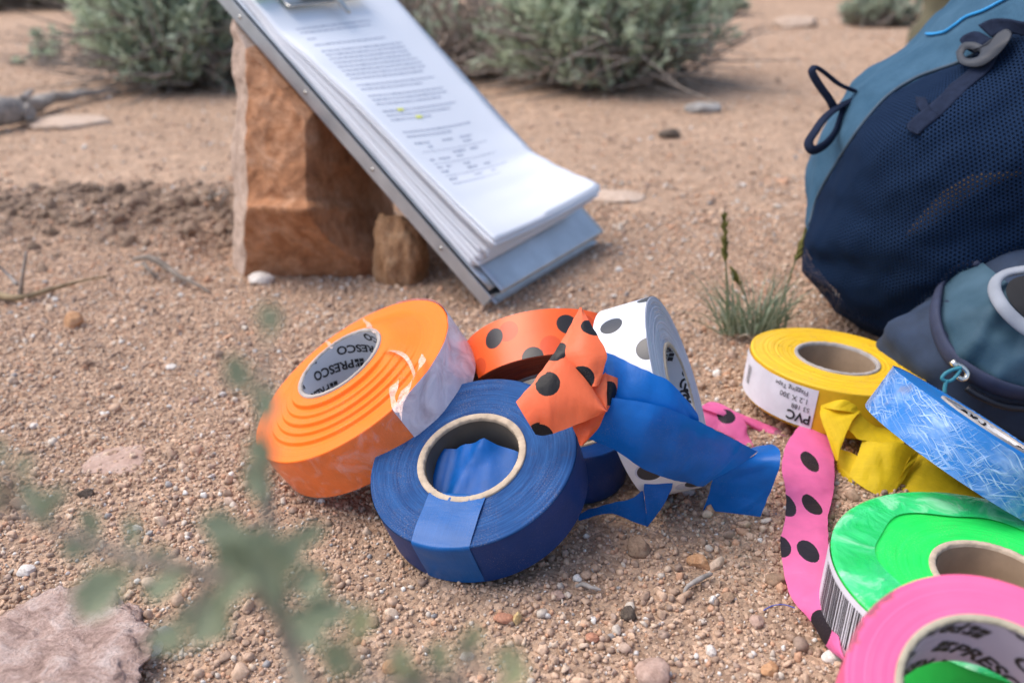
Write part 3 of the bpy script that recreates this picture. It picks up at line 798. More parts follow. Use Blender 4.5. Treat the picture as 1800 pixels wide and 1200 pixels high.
def backpack():
    root = empty('backpack', (BCp.x, BCp.y, 0)); tag(root, 'blue and teal hiking backpack lying on the ground at the right', 'backpack')
    bpy.context.view_layer.update(); inv = root.matrix_world.inverted()
    NT, NS = 300, 150
    shell = MB(); pan = MB(); Vg = []; 
    for i in range(NS+1):
        s = -1+2*i/NS; Vg.append([bag_pt(2*math.pi*k/NT, s) for k in range(NT)])
    shell.grid(Vg, closed=True)
    m = NM('teal_pack_fabric'); n = m.noise(30, 4); w_ = m.noise(700, 2)
    c = m.ramp(n, [(.3, (.028, .075, .125)), (.7, (.050, .112, .175))]); c = m.mix(.5, c, m.ramp(w_, [(.3, (.8, .8, .8)), (.7, (1.15, 1.15, 1.15))]), 'MULTIPLY')
    m.color(c); m.set(rough=.85, spec=.12); m.bump(w_, .3, .0004)
    M['teal'] = m.m
    m = NM('navy_lining'); x = m.noise(16, 3, dist=.5); mp = m.n('Mapping'); mp.inputs['Location'].default_value = (3, 2, 5); m.l(m.co(), mp.inputs[0])
    c = m.ramp(x, [(.0, (.008, .014, .030)), (.5, (.012, .020, .042)), (1, (.02, .035, .07))]); m.color(c); m.set(rough=.9, spec=.1); M['lining'] = m.m
    ctr = []
    Ps = Vg
    mi = []
    nf = len(shell.F)
    for f in shell.F:
        cc = (shell.V[f[0]]+shell.V[f[2]])/2
        mi.append(1 if (cc.y < BY+.03 and seam_side(cc) > 0) else 0)
    V = [inv @ v for v in shell.V]
    mesh('shell', V, shell.F, None, root, mats=[M['teal'], M['lining']], mi=mi)
    # mesh pocket: an open net held off the lining
    NT2, NS2 = 420, 150; rows = []
    pm = MB(); idx = {}
    G2 = []
    for i in range(NS2+1):
        s = -.22+1.22*i/NS2; row = []
        for k in range(NT2):
            t = 2*math.pi*k/NT2; p0 = bag_pt(t, s); e = max(0, seam_side(p0))
            p = bag_pt(t, s, .0012+.009*min(1, e/90)); row.append((p, e, bag_pt(t, s, 0, 0)))
        G2.append(row)
    RHO = [[0.0]*NT2 for _ in range(NS2+1)]
    for k in range(NT2):
        for i in range(NS2-1, -1, -1): RHO[i][k] = RHO[i+1][k]+(G2[i][k][2]-G2[i+1][k][2]).length
    F = []; V = []; uv = []
    def vid(i, k):
        k %= NT2
        if (i, k) not in idx:
            idx[(i, k)] = len(V); p = G2[i][k][0]; V.append(inv @ p); tk = 2*math.pi*k/NT2; uv.append((RHO[i][k]*math.cos(tk), RHO[i][k]*math.sin(tk)))
        return idx[(i, k)]
    for i in range(NS2):
        for k in range(NT2):
            if min(G2[i][k][1], G2[i+1][k][1], G2[i][(k+1) % NT2][1], G2[i+1][(k+1) % NT2][1]) > 0:
                F.append((vid(i, k), vid(i, k+1), vid(i+1, k+1), vid(i+1, k)))
    m = NM('navy_netting'); sp = m.n('SeparateXYZ'); m.l(m.co('UV'), sp.inputs[0])
    pt = .0026
    nzd = m.math('MULTIPLY', m.math('SUBTRACT', m.noise(16, 2, m.co('UV')), .5), .0050)
    U_ = m.math('ADD', sp.outputs[0], nzd); V_ = m.math('ADD', sp.outputs[1], nzd)
    ru = m.math('MULTIPLY', m.math('ADD', m.math('MULTIPLY', U_, .94), m.math('MULTIPLY', V_, -.34)), 1/pt)
    rv = m.math('MULTIPLY', m.math('ADD', m.math('MULTIPLY', U_, .34), m.math('MULTIPLY', V_, .94)), 1/(pt*.86))
    odd = m.math('MODULO', m.math('ADD', m.math('FLOOR', rv), 4000), 2.0)
    fx = m.math('SUBTRACT', m.math('FRACT', m.math('ADD', ru, m.math('MULTIPLY', odd, .5))), .5)
    fy = m.math('MULTIPLY', m.math('SUBTRACT', m.math('FRACT', rv), .5), .86)
    d = m.math('SQRT', m.math('ADD', m.math('MULTIPLY', fx, fx), m.math('MULTIPLY', fy, fy)))
    hole = m.math('LESS_THAN', d, .24)
    m.color(m.ramp(d, [(.2, (.005, .013, .034)), (.5, (.009, .023, .058))])); m.set(rough=.9, spec=.08, alpha=m.math('SUBTRACT', 1.0, hole))
    m.bump(m.math('MULTIPLY', d, -1.0), .6, .0008)
    mesh('mesh_pocket', V, F, m.m, root, uv=uv)
    # what is stuffed in the pocket, seen through the net
    def bit(name, pts, rad, mat):
        mb = MB(); pp = []
        for (px, py) in pts:
            v = ray(px, py); best = None
            for i in range(NS//2, NS+1):
                for k in range(0, NT, 2):
                    x, y, z = pix(Vg[i][k]); dd = (x-px)**2+(y-py)**2
                    if best is None or dd < best[0]: best = (dd, Vg[i][k])
            pp.append(best[1]+CF*.0)
        mb.tube(crom([tuple(p) for p in pp], 20), [rad*math.sin(math.pi*(k+.6)/20.2)+.0006 for k in range(20)], 12); return mb.build(name, mat, root, inv=inv)
    bit('stowed_item', [(1590, 415), (1640, 375), (1710, 330), (1795, 300)], .0065, simple('tan_stowed_cloth', (.20, .13, .07), .9))
    if 0: bit('stowed_item', [(1700, 215), (1745, 185), (1810, 150)], .010, simple('white_stowed_wrapper', (.75, .76, .80), .5))
    # piping along the seam
    tre = BVHTree.FromPolygons([tuple(v) for v in shell.V], shell.F)
    def on(px, py, off=0.0):
        v = ray(px, py).normalized(); h, nrm, *_ = tre.ray_cast(CO, v)
        if h is None: h, nrm, *_ = tre.find_nearest(PY(px, py, BY-.02))
        if nrm.dot(v) > 0: nrm = -nrm
        return h+nrm*off, nrm
    def strip(name, pts, wd, mat, off=.002, n=40, thick=.0012, wob=0, up=None):
        c = crom([(x, y, *( [o] if True else [])) for x, y, o in [(q[0], q[1], q[2] if len(q) > 2 else off) for q in pts]], n)
        P3 = []; N3 = []
        for q in c: h, nn = on(q[0], q[1], q[2]); P3.append(h); N3.append(nn)
        mb = MB(); rows = []
        for k in range(n):
            t = (P3[min(k+1, n-1)]-P3[max(k-1, 0)]).normalized(); b = t.cross(N3[k]).normalized()
            rows.append([P3[k]-b*wd/2, P3[k]-b*wd/4+N3[k]*.0003, P3[k]+b*wd/4+N3[k]*.0003, P3[k]+b*wd/2])
        mb.grid(rows); o = mb.build(name, mat, root, inv=inv); o.modifiers.new('thick', 'SOLIDIFY').thickness = thick; return o
    web = simple('navy_webbing', (.016, .023, .046), .9, .15, 200, .4, .0005, spec=.08); M['web'] = web
    dark = simple('seam_piping', (.045, .075, .11), .7, .1, 100)
    pp = [on(x, y, .0012)[0] for x, y in crom([(1424, 398), (1441, 343), (1491, 258), (1531, 203), (1571, 163), (1620, 135), (1690, 110), (1750, 76), (1800, 46), (1870, 8)], 70)]
    mb = MB(); mb.tube(pp, .0013, 8); mb.build('piping', dark, root, inv=inv)
    blu = simple('bright_blue_cord', (.02, .28, .62), .5, .05, 60)
    pp = [on(x, y, .0014)[0] for x, y in crom([(1630, 62), (1642, 62), (1662, 58), (1682, 45), (1700, 32), (1732, 20), (1762, 4), (1785, -8)], 40)]
    mb = MB(); mb.tube(pp, .0010, 8); mb.build('accent_cord', blu, root, inv=inv)
    # compression strap, its buckle and the loose end
    def sd(x, y):
        h, nn_ = on(x, y); return (h-CO).dot(CF)
    def webbing(name, A, B, par=root, n=40):
        o = ribbon(name, [(x, y, sd(x, y)-o_) for x, y, o_ in A], [(x, y, sd(x, y)-o_) for x, y, o_ in B], web, par, n=n, m=6, wr=.0004)
        o.modifiers.new('thick', 'SOLIDIFY').thickness = .0013; return o
    webbing('compression_strap', [(1900, 20, .010), (1850, 36, .014), (1800, 38, .018), (1770, 33, .018), (1745, 33, .016), (1722, 45, .012)],
            [(1925, 70, .006), (1870, 78, .008), (1805, 64, .008), (1785, 60, .010), (1765, 58, .012), (1744, 66, .010)])
    webbing('compression_strap', [(1722, 60, .012), (1706, 58, .016), (1690, 70, .014), (1697, 82, .010)], [(1755, 76, .008), (1735, 78, .012), (1722, 90, .012), (1726, 100, .008)], n=20)
    webbing('strap_tail', [(1722, 108, .010), (1700, 128, .010), (1672, 150, .009), (1650, 172, .010), (1630, 190, .010)], [(1758, 92, .008), (1742, 122, .007), (1702, 158, .007), (1672, 188, .008), (1652, 207, .009)])
    webbing('strap_tail', [(1630, 190, .010), (1610, 206, .012), (1594, 222, .013), (1600, 232, .015)], [(1652, 207, .009), (1632, 222, .010), (1614, 238, .011), (1616, 236, .014)], n=24)
    webbing('strap_tail', [(1610, 172, .014), (1612, 185, .012), (1620, 200, .011)], [(1628, 174, .013), (1632, 184, .011), (1638, 196, .010)], n=14)
    bk = MB(); grey = simple('grey_buckle_plastic', (.045, .050, .062), .5, .08, 50, spec=.2)
    def bp(x, y, o_): return P(x, y, sd(x, y)-o_)
    ol_ = crom([(1680, 92), (1692, 76), (1712, 74), (1734, 80), (1752, 60), (1770, 51), (1779, 60), (1766, 84), (1746, 104), (1724, 117), (1700, 117), (1684, 108), (1680, 92)], 61)[:-1]
    il_ = crom([(1694, 95), (1699, 88), (1708, 88), (1714, 92), (1720, 90), (1722, 92), (1722, 96), (1718, 100), (1712, 102), (1705, 103), (1699, 102), (1696, 99), (1694, 95)], 61)[:-1]
    rows = []
    for lp, o_ in ((ol_, .0115), (ol_, .0150), ([a_*.93+b_*.07 for a_, b_ in zip(ol_, il_)], .0158), ([a_*.12+b_*.88 for a_, b_ in zip(ol_, il_)], .0156), (il_, .0146), (il_, .0110), (ol_, .0115)):
        rows.append([bp(x, y, o_) for x, y in lp])
    bk.grid(rows, closed=True)
    bk.build('buckle', grey, root, inv=inv)
    # hanging cord loops at the left edge
    def loop(name, pts, r, d0, d1):
        mb = MB(); n = len(pts); L3 = [P(x, y, lerp(d0, d1, math.sin(math.pi*i/(n-1)))) for i, (x, y) in enumerate(pts)]
        mb.tube(crom([tuple(p) for p in L3], 60), r, 10, flat=.45); return mb.build(name, web, root, inv=inv)
    dd = on(1500, 165)[0]; dz = (dd-CO).dot(CF)
    loop('tie_loop', [(1502, 160), (1475, 148), (1447, 126), (1432, 118), (1427, 126), (1440, 150), (1460, 178), (1466, 192)], .0034, dz-.004, dz-.018)
    loop('tie_loop', [(1500, 176), (1478, 186), (1452, 205), (1432, 232), (1421, 252), (1428, 264), (1448, 256), (1466, 236), (1477, 208), (1482, 188)], .0036, dz-.004, dz-.02)
    # ---- hip belt pocket in front
    HC = P(1800, 600, .615)
    ol = [(1700, 456), (1660, 470), (1625, 505), (1600, 545), (1572, 570), (1545, 588), (1540, 620), (1570, 690), (1640, 740), (1740, 775), (1850, 800), (1960, 760), (2020, 640), (1990, 520), (1880, 455), (1780, 445)]
    def pdep(x, y): return .655-.00022*(y-450)
    o3 = [P(x, y, pdep(x, y)) for x, y in ol]
    hc = P(1790, 610, .60)
    n2 = len(o3); ring = [Vector(p) for p in crom([tuple(p) for p in o3]+[tuple(o3[0])], 161)][:-1]
    rows = []
    for i in range(41):
        s = -1+2*i/40; ps = s*math.pi/2; cs = max(0, math.cos(ps))**.6; row = []
        for q in ring:
            p = hc+(q-hc)*cs+(-CF*.55+CU*.20).normalized()*math.sin(ps)*(.062 if s > 0 else .05)
            p = p+(p-hc).normalized()*(.007*nz(p, 20, 8)+.0035*nz(p, 55, 3)); p.z = max(p.z, .002); row.append(p)
        rows.append(row)
    mb = MB(); mb.grid(rows, closed=True)
    navyf = simple('navy_ripstop', (.020, .036, .072), .8, .2, 60, .2)
    mb.build('belt_pocket', navyf, root, inv=inv)
    tre2 = BVHTree.FromPolygons([tuple(v) for v in mb.V], mb.F)
    def on2(px, py, off=0.0):
        v = ray(px, py).normalized(); h, nrm, *_ = tre2.ray_cast(CO, v)
        if h is None: h, nrm, *_ = tre2.find_nearest(P(px, py, .6))
        if nrm.dot(v) > 0: nrm = -nrm
        return h+nrm*off
    def on2v(px, py, off=0.0):
        h = on2(px, py); return P(px, py, (h-CO).dot(CF)-off)
    # teal front panel of the pocket, bounded by the zip
    zp = [(1728, 462), (1690, 468), (1665, 488), (1648, 520), (1644, 560), (1655, 600), (1680, 636), (1720, 664), (1760, 682), (1800, 692), (1880, 700)]
    zc = crom(zp, 50); ctrp = np.array((1800, 580.)); rows = []
    inner = crom([(1800, 452), (1770, 462), (1765, 500), (1765, 540), (1780, 580), (1800, 600), (1860, 620), (1900, 600)], 50)
    for k in range(50):
        row = []
        for j in range(15):
            t = j/14; q = zc[k]*(1-t)+np.array((1830., 545.))*t
            row.append(on2v(q[0], q[1], .0015+.009*math.sin(math.pi*min(1, t*1.2)/2)+.0075*nz((q[0]/70+q[1]/150, q[1]/60, 1), 1.0)+.003*nz((q[0]/25, q[1]/40, 4), 1.0)))
        rows.append(row)
    tl = MB(); tl.grid(rows)
    m = NM('teal_softshell'); n = m.noise(25, 3); m.color(m.ramp(n, [(.3, (.022, .058, .085)), (.7, (.052, .105, .150))])); m.set(rough=.7, spec=.3); m.bump(m.noise(60, 3), .3, .002)
    tl.build('pocket_panel', m.m, root, inv=inv)
    mb = MB(); mb.tube([on2v(q[0], q[1], .0030) for q in zc], .0062, 12, flat=.45); zz = mb.build('zip_flap', simple('navy_zip_tape', (.026, .034, .070), .75, .12, 90, .2), root, inv=inv)
    mb = MB(); mb.tube([on2(x, y, .0050) for x, y in crom([(1706, 674), (1720, 684), (1750, 698), (1790, 706), (1850, 712)], 30)], .0022, 8)
    mb.build('zip_coil', simple('black_zip', (.01, .012, .02), .5), root, inv=inv)
    # grey bound mouth of the pouch
    pts = [(1830, 470), (1800, 474), (1770, 480), (1752, 492), (1748, 510), (1760, 535), (1780, 558), (1805, 578), (1850, 605)]
    mb = MB(); mb.tube([on2v(q[0], q[1], .019) for q in crom(pts, 40)], .0040, 14, flat=.6); mb.build('grey_binding', simple('grey_binding_tape', (.24, .26, .30), .75, .08, 60, .2), root, inv=inv)
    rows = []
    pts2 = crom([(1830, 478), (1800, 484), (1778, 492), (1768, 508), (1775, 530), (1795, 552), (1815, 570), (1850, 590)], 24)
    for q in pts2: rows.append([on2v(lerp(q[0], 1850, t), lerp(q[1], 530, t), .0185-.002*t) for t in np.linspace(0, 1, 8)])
    mb = MB(); mb.grid(rows); mb.build('opening_shade', simple('shade_black', (.012, .012, .014), .9), root, inv=inv)  # near-black sheet paints in the shade inside the pouch mouth
    # zip pull with its teal cord
    a = on2v(1690, 655, .014)
    mb = MB(); dz = (a-CO).dot(CF)
    mb.tube(crom([tuple(P(x, y, dz)) for x, y in [(1674, 636), (1682, 640), (1692, 645), (1700, 655), (1698, 664), (1690, 666), (1684, 662)]], 24), .0015, 10)
    mb.tube([P(1673, 634, dz), P(1683, 646, dz)], .0019, 10)
    zpull = mb.build('zip_pull', simple('bright_steel', (.8, .77, .68), .22, .1, 50, metal=.9), root, inv=inv)
    mb = MB(); 
    mb.tube(crom([tuple(P(x, y, dz-.002)) for x, y in [(1690, 646), (1674, 650), (1660, 658), (1656, 666), (1668, 670), (1680, 662), (1688, 650)]], 30), .0011, 8)
    mb.tube(crom([tuple(P(x, y, dz-.002)) for x, y in [(1664, 668), (1661, 680), (1660, 694)]], 8), .0012, 8)
    mb.build('pull_cord', simple('teal_cord', (.03, .20, .26), .6, .1, 100), root, inv=inv)
    # base fold behind the yellow roll
    return root
backpack()

# trouser leg standing behind the pack
def leg():
    mb = MB(); b0 = G(1652, 95)
    c = []; rads = []
    for k in range(26):
        t = k/25; z = .0+.62*t; c.append(b0+Vector((.02*math.sin(t*2), .03*t, z))); rads.append(.062+.018*t+.004*math.sin(t*31)+(.008 if k < 3 else 0))
    mb.tube(c, rads, 28); 
    for i, v in enumerate(mb.V): mb.V[i] = v+Vector((nz(v, 14, 3)*.012, nz(v, 14, 5)*.012, 0))
    o = mb.build('trouser_leg', simple('olive_trouser_cloth', (.115, .105, .065), .9, .15, 30, .3)); tag(o, 'olive brown trouser leg standing behind the backpack, cut by the top edge', 'trouser leg')
leg()

# ================================================================ ROLLS OF TAPE
OR, ORD = (.97, .185, .006), (.66, .085, .002)
BL_, BLD = (.012, .105, .42), (.006, .045, .22)
YE, YED = (.80, .50, .020), (.45, .24, .015)
GR, GRD = (.020, .72, .11), (.008, .42, .05)
PK, PKD = (.95, .17, .36), (.75, .10, .24)

def print_rows(size, ang, pitch, dt, flips=(0,), s0=-.15, s1=.03, t0=-.06, t1=.09, ph=.4, zmax=.042):
    """lattice of words running at an angle round the inside of the tube"""
    out = []; ca, sa = math.cos(ang), math.sin(ang)
    for k in range(-14, 15):
        for q in range(-8, 9):
            u = (q+(k*ph) % 1)*pitch; v = k*dt
            s = -.05+u*ca-v*sa; t = .012+u*sa+v*ca
            s2, t2 = s+pitch*ca, t+pitch*sa
            if s0 < s < s1 and max(t, t2) > -.012 and min(t, t2) < zmax: out.append((s, t, flips[k % len(flips)]))
    return out

# orange roll, telescoped, still in torn wrapping
oM = [ring_mat('orange_tape_edge', OR, ORD, .066, .25, .5), M['card_grey']]
r_or = make_roll('bright orange tape roll with stepped rings and torn clear wrapping', (-.0937, .4819, .0582), (-.485, -.131, .865), .066, .0284, oM,
                 tel=.0105, steps=((.16, .24), (.30, .16), (.43, .22), (.56, .18), (.70, .20)), core_in=M['core_white'], seed=2,
                 prints=dict(size=.0076, bold=.00020, angle=-.42, rows=print_rows(.0076, -.42, .047, .0100, flips=(1,), zmax=.04)))
oc = film_mat('orange_wrapped_rim', (.88, .17, .012), .3, .12, 1, .0)
rim_band(r_or, 'wrapped_rim', oc, 0, 2*math.pi, .0012, WID-.0012, .00025, n=160, wr=.0002)
tA = th_of(r_or, 760, 524); tB = th_of(r_or, 708, 735)
if tB > tA: tB -= 2*math.pi
wl = NM('milky_wrapping'); nn = wl.noise(60, 5, dist=1.5); wl.color(wl.ramp(nn, [(.3, (.55, .50, .56)), (.6, (.74, .71, .78))])); wl.set(rough=.28, spec=.6, alpha=wl.ramp(nn, [(.25, .80), (.5, .97)])); wl.bump(nn, .6, .002)
rim_band(r_or, 'wrapping', wl.m, tB, tA+.5, .0005, WID+.0006, .0007, n=80, wr=.0006)
cw = clear_mat('clear_wrapping', (.95, .80, .74), .42, .12, 55, .5, .8)
rim_band(r_or, 'wrapping', cw, tA+.5, tB+2*math.pi, .0004, WID+.0005, .0009, n=110, wr=.0005)
def local_strand(root, name, pts, w_, mat, seed=0, lift=.0012):
    """thin strip lying on a roll's face, photo pixels -> face plane"""
    mw = root.matrix_world; n = mw.col[2].xyz; c0 = mw.translation
    cc = crom(pts, 44); P3 = []
    for q in cc: P3.append(PL(q[0], q[1], c0, n, WID+q[2]+lift))
    mb = MB(); rows = []
    for k in range(len(P3)):
        t = (P3[min(k+1, len(P3)-1)]-P3[max(0, k-1)]).normalized(); b = t.cross(n).normalized()
        tw = math.sin(k*.16+seed)*.7; b2 = (b*math.cos(tw)+n*math.sin(tw))
        ww = w_*(.75+.25*math.sin(k*.25+seed))*1.25*(sm(0, .12, k/43)*sm(1, .88, k/43)+.15)
        rows.append([P3[k]-b2*ww/2, P3[k], P3[k]+b2*ww/2])
    mb.grid(rows); return mb.build(name, mat, root, inv=mw.inverted())
fm = clear_mat('torn_film', (.98, .70, .60), .85, .2, 300, .2, .8)
local_strand(r_or, 'torn_film', [(668, 618, .010), (690, 616, .008), (712, 626, .006), (724, 646, .004), (728, 664, .003), (716, 690, .003), (704, 712, .003), (706, 738, .000)], .0030, fm, 1)
local_strand(r_or, 'torn_film', [(742, 622, .002), (741, 640, .003), (726, 664, .004), (714, 684, .004), (703, 706, .003), (706, 722, .001)], .0040, fm, 2)
local_strand(r_or, 'torn_film', [(714, 660, .004), (698, 670, .005), (690, 690, .005), (693, 710, .004), (704, 724, .002)], .0034, fm, 4)
local_strand(r_or, 'torn_film', [(638, 560, .006), (648, 572, .010), (660, 585, .012)], .0022, fm, 3)
local_strand(r_or, 'torn_film', [(572, 598, .006), (580, 607, .010), (584, 612, .011)], .0018, fm, 3)

# blue roll in front
bM = [ring_mat('blue_tape_edge', (.022, .092, .26), (.006, .028, .11), .054, .95, .7, .3, .14), M['card_pale']]
BC, BAx = Vector((-.0216, .4047, .0492)), Vector((-.229, -.308, .923))
r_bl = make_roll('dark blue tape roll in front with its tail looped through the core', BC, BAx, .0541, .0285, bM, seed=4, wobble=.00005, wall=.0036)
bw = ring_mat('blue_winding_side', (.006, .038, .25), (.004, .024, .17), .054, .3, .30)
rim_band(r_bl, 'outer_turn', film_mat('blue_outer_turn', (.002, .034, .16), .45, .1, .4, 0, spec=.25), 0, 2*math.pi, .0010, WID-.0010, .0002, n=160)
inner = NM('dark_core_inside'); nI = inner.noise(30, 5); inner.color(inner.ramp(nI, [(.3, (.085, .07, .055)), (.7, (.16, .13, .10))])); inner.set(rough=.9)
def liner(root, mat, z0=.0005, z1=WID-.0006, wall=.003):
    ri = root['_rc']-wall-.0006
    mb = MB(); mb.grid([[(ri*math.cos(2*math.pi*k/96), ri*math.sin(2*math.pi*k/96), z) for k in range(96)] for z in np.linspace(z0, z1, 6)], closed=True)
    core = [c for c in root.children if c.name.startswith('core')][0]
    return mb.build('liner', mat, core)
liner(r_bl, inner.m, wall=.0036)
blue_film = film_mat('blue_tape_film', (.003, .135, .50), .36, .14, .6, .28, streak=.12, spec=.32)
blue_tail_film = film_mat('blue_tail_film', (.003, .105, .36), .36, .15, .5, .15, streak=.3, spec=.3)
def looped_tail(root):
    th = th_of(root, 792, 905); R = root['_R']; W2 = .0150
    d = Vector((math.cos(th), math.sin(th), 0)); e = Vector((-math.sin(th), math.cos(th), 0))
    rows = []; UV = []; acc = 0; nn_ = 18
    path = []
    for k in range(10): t = k/9; path.append(('in', t))
    for k in range(30): path.append(('face', k/29))
    for k in range(16): path.append(('rim', (k+1)/16))
    for i, (kd, t) in enumerate(path):
        row = []; ur = []
        for j in range(nn_+1):
            x = lerp(-W2, W2, j/nn_)
            if kd == 'in':
                y = lerp(.0175, .0235, t); z = lerp(.006, WID+.0006, sm(0, 1, t))+.0012*math.sin(x*300)*(1-t)
                y -= .0012*math.cos(x*230)*(1-t)
            elif kd == 'face':
                y0 = .0238; y1 = math.sqrt(R*R-x*x)+.0004; y = lerp(y0, y1, t)
                z = WID+.0008+.0012*math.sin(math.pi*t)*(.5+.5*nz((x*60, t*2, 2), 1.0))+.00015*sm(.35, 0, t)*math.sin(x*3200)
                z -= .0006*sm(.8, 1, t)
            else:
                q = x/R; rr = R+.0008+.0003*nz((x*90, t*4, 7), 1.0); z = lerp(WID+.0002, .0022, t)
                p = d*(math.cos(q)*rr)+e*(math.sin(q)*rr)+Vector((0, 0, z)); row.append(p); ur.append((.05+t*.03, x)); continue
            row.append(d*y+e*x+Vector((0, 0, z))); ur.append((y if kd == 'face' else y-.01, x))
        rows.append(row); UV.append(ur)
    mb = MB(); mb.grid(rows, UV=UV); mb.build('tape_tail', blue_tail_film, root)
    # crumpled end inside the tube
    mb = MB(); rows = []
    for i in range(30):
        t = i/29; row = []
        for j in range(17):
            x = lerp(-.0240, .0240, j/16); e_ = 1-(x/.0241)**2
            y = lerp(.0200, -.0080-.0050*e_**.5, t**.8)
            z = .0200+.0045*t*e_**.5-.0045*(1-t)+.0035*max(0, 1-abs(x+.010-.012*t)/.006)*(.4+.6*t)-.0030*max(0, 1-abs(x+.0155)/.005)+.0020*max(0, 1-abs(x-.009+.006*t)/.008)+.0006*nz((x*110, t*2.2, 3), 1.0)
            rr = math.hypot(x, y); k = min(1, .0245/max(rr, 1e-6)); row.append(d*y*k+e*x*k+Vector((0, 0, z)))
        rows.append(row)
    mb.grid(rows); mb.build('crumpled_end', film_mat('blue_crumple', (.003, .115, .44), .4, .2, .4, .25, spec=.3), root)
looped_tail(r_bl)

# blue roll lying behind
r_b2 = make_roll('dark blue tape roll lying flat, mostly hidden behind the front blue roll', (.030, .4675, .0295), (.02, .03, 1), .0362, .0240,
                 [film_mat('blue_winding_behind', (.003, .040, .18), .35, .1, .4, 0), M['card_pale']], seed=6)

# orange polka dot roll
def dotted_roll_mat(name, col, dotc, ghost, ph=0.0):
    m = NM(name); uv = m.co('UV'); sp = m.n('SeparateXYZ'); m.l(uv, sp.inputs[0])
    n = m.noise(60, 3); c = m.ramp(n, [(.3, tuple(x*.88 for x in col)), (.7, tuple(min(1, x*1.05) for x in col))])
    def lay(c, du, su, v0, dv, r, dc, soft=0):
        for (k, v) in ((0, v0), (.5, v0+dv)):
            f = m.math('FRACT', m.math('ADD', m.math('DIVIDE', m.math('ADD', sp.outputs[0], du), su), k+.0))
            x = m.math('MULTIPLY', m.math('SUBTRACT', f, .5), su); y = m.math('SUBTRACT', sp.outputs[1], v)
            d = m.math('SQRT', m.math('ADD', m.math('MULTIPLY', x, x), m.math('MULTIPLY', y, y)))
            c = m.mix(m.math('MULTIPLY', m.math('LESS_THAN', d, r), m.math('LESS_THAN', sp.outputs[1], WID)), c, dc)
        return c
    c = lay(c, .017, .047, .010, .014, .0062, ghost); c = lay(c, .0+ph, .044, .011, .0185, .0062, dotc)
    m.color(c); m.set(rough=.38, spec=.5); m.bump(n, .2, .001); return m.m
OC, OA = Vector((.0211, .4927, .0392)), Vector((.09, -.788, -.609))
r_op = make_roll('orange polka dot tape roll with black dots tilted against the blue rolls', OC, OA, .0490, .0275,
                 [ring_mat('shaded_orange_tape_edge', (.45, .07, .02), (.12, .02, .012), .054, .8, .5), M['card_grey']], seed=8)  # orange darkened: shade of the down-facing side is put into the colour
rim_band(r_op, 'dotted_outer_turn', dotted_roll_mat('orange_dotted_turn', (.90, .12, .018), (.022, .018, .018), (.66, .075, .012)), 0, 2*math.pi, .0006, WID-.0004, .0004, n=160)

# white polka dot roll
r_wh = make_roll('white polka dot tape roll with black dots standing on its rim', (.0914, .4525, .0604), (.903, -.214, .372), .0532, .0271,
                 [ring_mat('white_tape_edge', (.62, .62, .68), (.30, .30, .36), .053, .75, .5), M['card_pale']], seed=9, core_in=M['core_white'], wobble=.00035,
                 prints=dict(size=.0100, bold=.0002, angle=-.5, rows=print_rows(.01, -.5, .060, .014, flips=(0, 1), s0=-.2, s1=.03)))
rim_band(r_wh, 'dotted_outer_turn', dotted_roll_mat('white_dotted_turn', (.76, .77, .80), (.045, .045, .050), (.52, .55, .66)), 0, 2*math.pi, .0006, WID-.0004, .0004, n=160)

# yellow roll
yM = [ring_mat('yellow_tape_edge', YE, YED, .0545, .55, .45, .55), M['card_grey']]
r_ye = make_roll('dirty yellow tape roll lying flat with a white label on its side', (.2091, .5396, .0358), (.093, .037, .995), .0545, .0268, yM, seed=10, wobble=.00022, dome=.0006)
ri_ = simple('yellow_core_inside', (.34, .24, .155), .9, .15, 60)
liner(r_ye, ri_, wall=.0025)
rim_band(r_ye, 'outer_turn', film_mat('yellow_outer_turn', (.70, .40, .012), .4, .12, .5, 0), 0, 2*math.pi, .0010, WID-.0012, .0002, n=160)
t0 = th_of(r_ye, 1316, 618); t1 = th_of(r_ye, 1440, 683)
if t0 < 0: t0 += 2*math.pi
if t1 < 0: t1 += 2*math.pi
t0 -= .25
lab = rim_band(r_ye, 'label', M['label'], t0, t1, .0022, WID-.0022, .0009, n=50, wr=.0003)
def upside(root, body, size, th, z, parent, bold=0): return rim_text(root, body, size, th, z, math.pi, .0013, parent, bold)
upside(r_ye, 'PVC', .0085, t1-.02, .0105, lab, .0002)
upside(r_ye, '53 188', .0042, t1-.05, .0152, lab); upside(r_ye, '1.2 X 300', .0048, t1-.08, .0205, lab); upside(r_ye, 'Flagging Tape', .0042, t1-.10, .0255, lab)
def barcode(root, th0, th1, z0, z1, parent, seed=1, dens=.5):
    rd = random.Random(seed); mb = MB(); t = th0; R = root['_R']+.0013
    while t < th1:
        wq = rd.choice([.0004, .0004, .0007, .0011])/R
        a, b = t, min(t+wq, th1)
        mb.grid([[(R*math.cos(q), R*math.sin(q), z) for q in (a, b)] for z in (z0, z1)])
        t += wq+rd.choice([.0004, .0006, .0010])/R
    mb.build('barcode', M['ink'], parent, smooth=False)
barcode(r_ye, t0+.27, t0+.37, .010, .022, lab, 2)

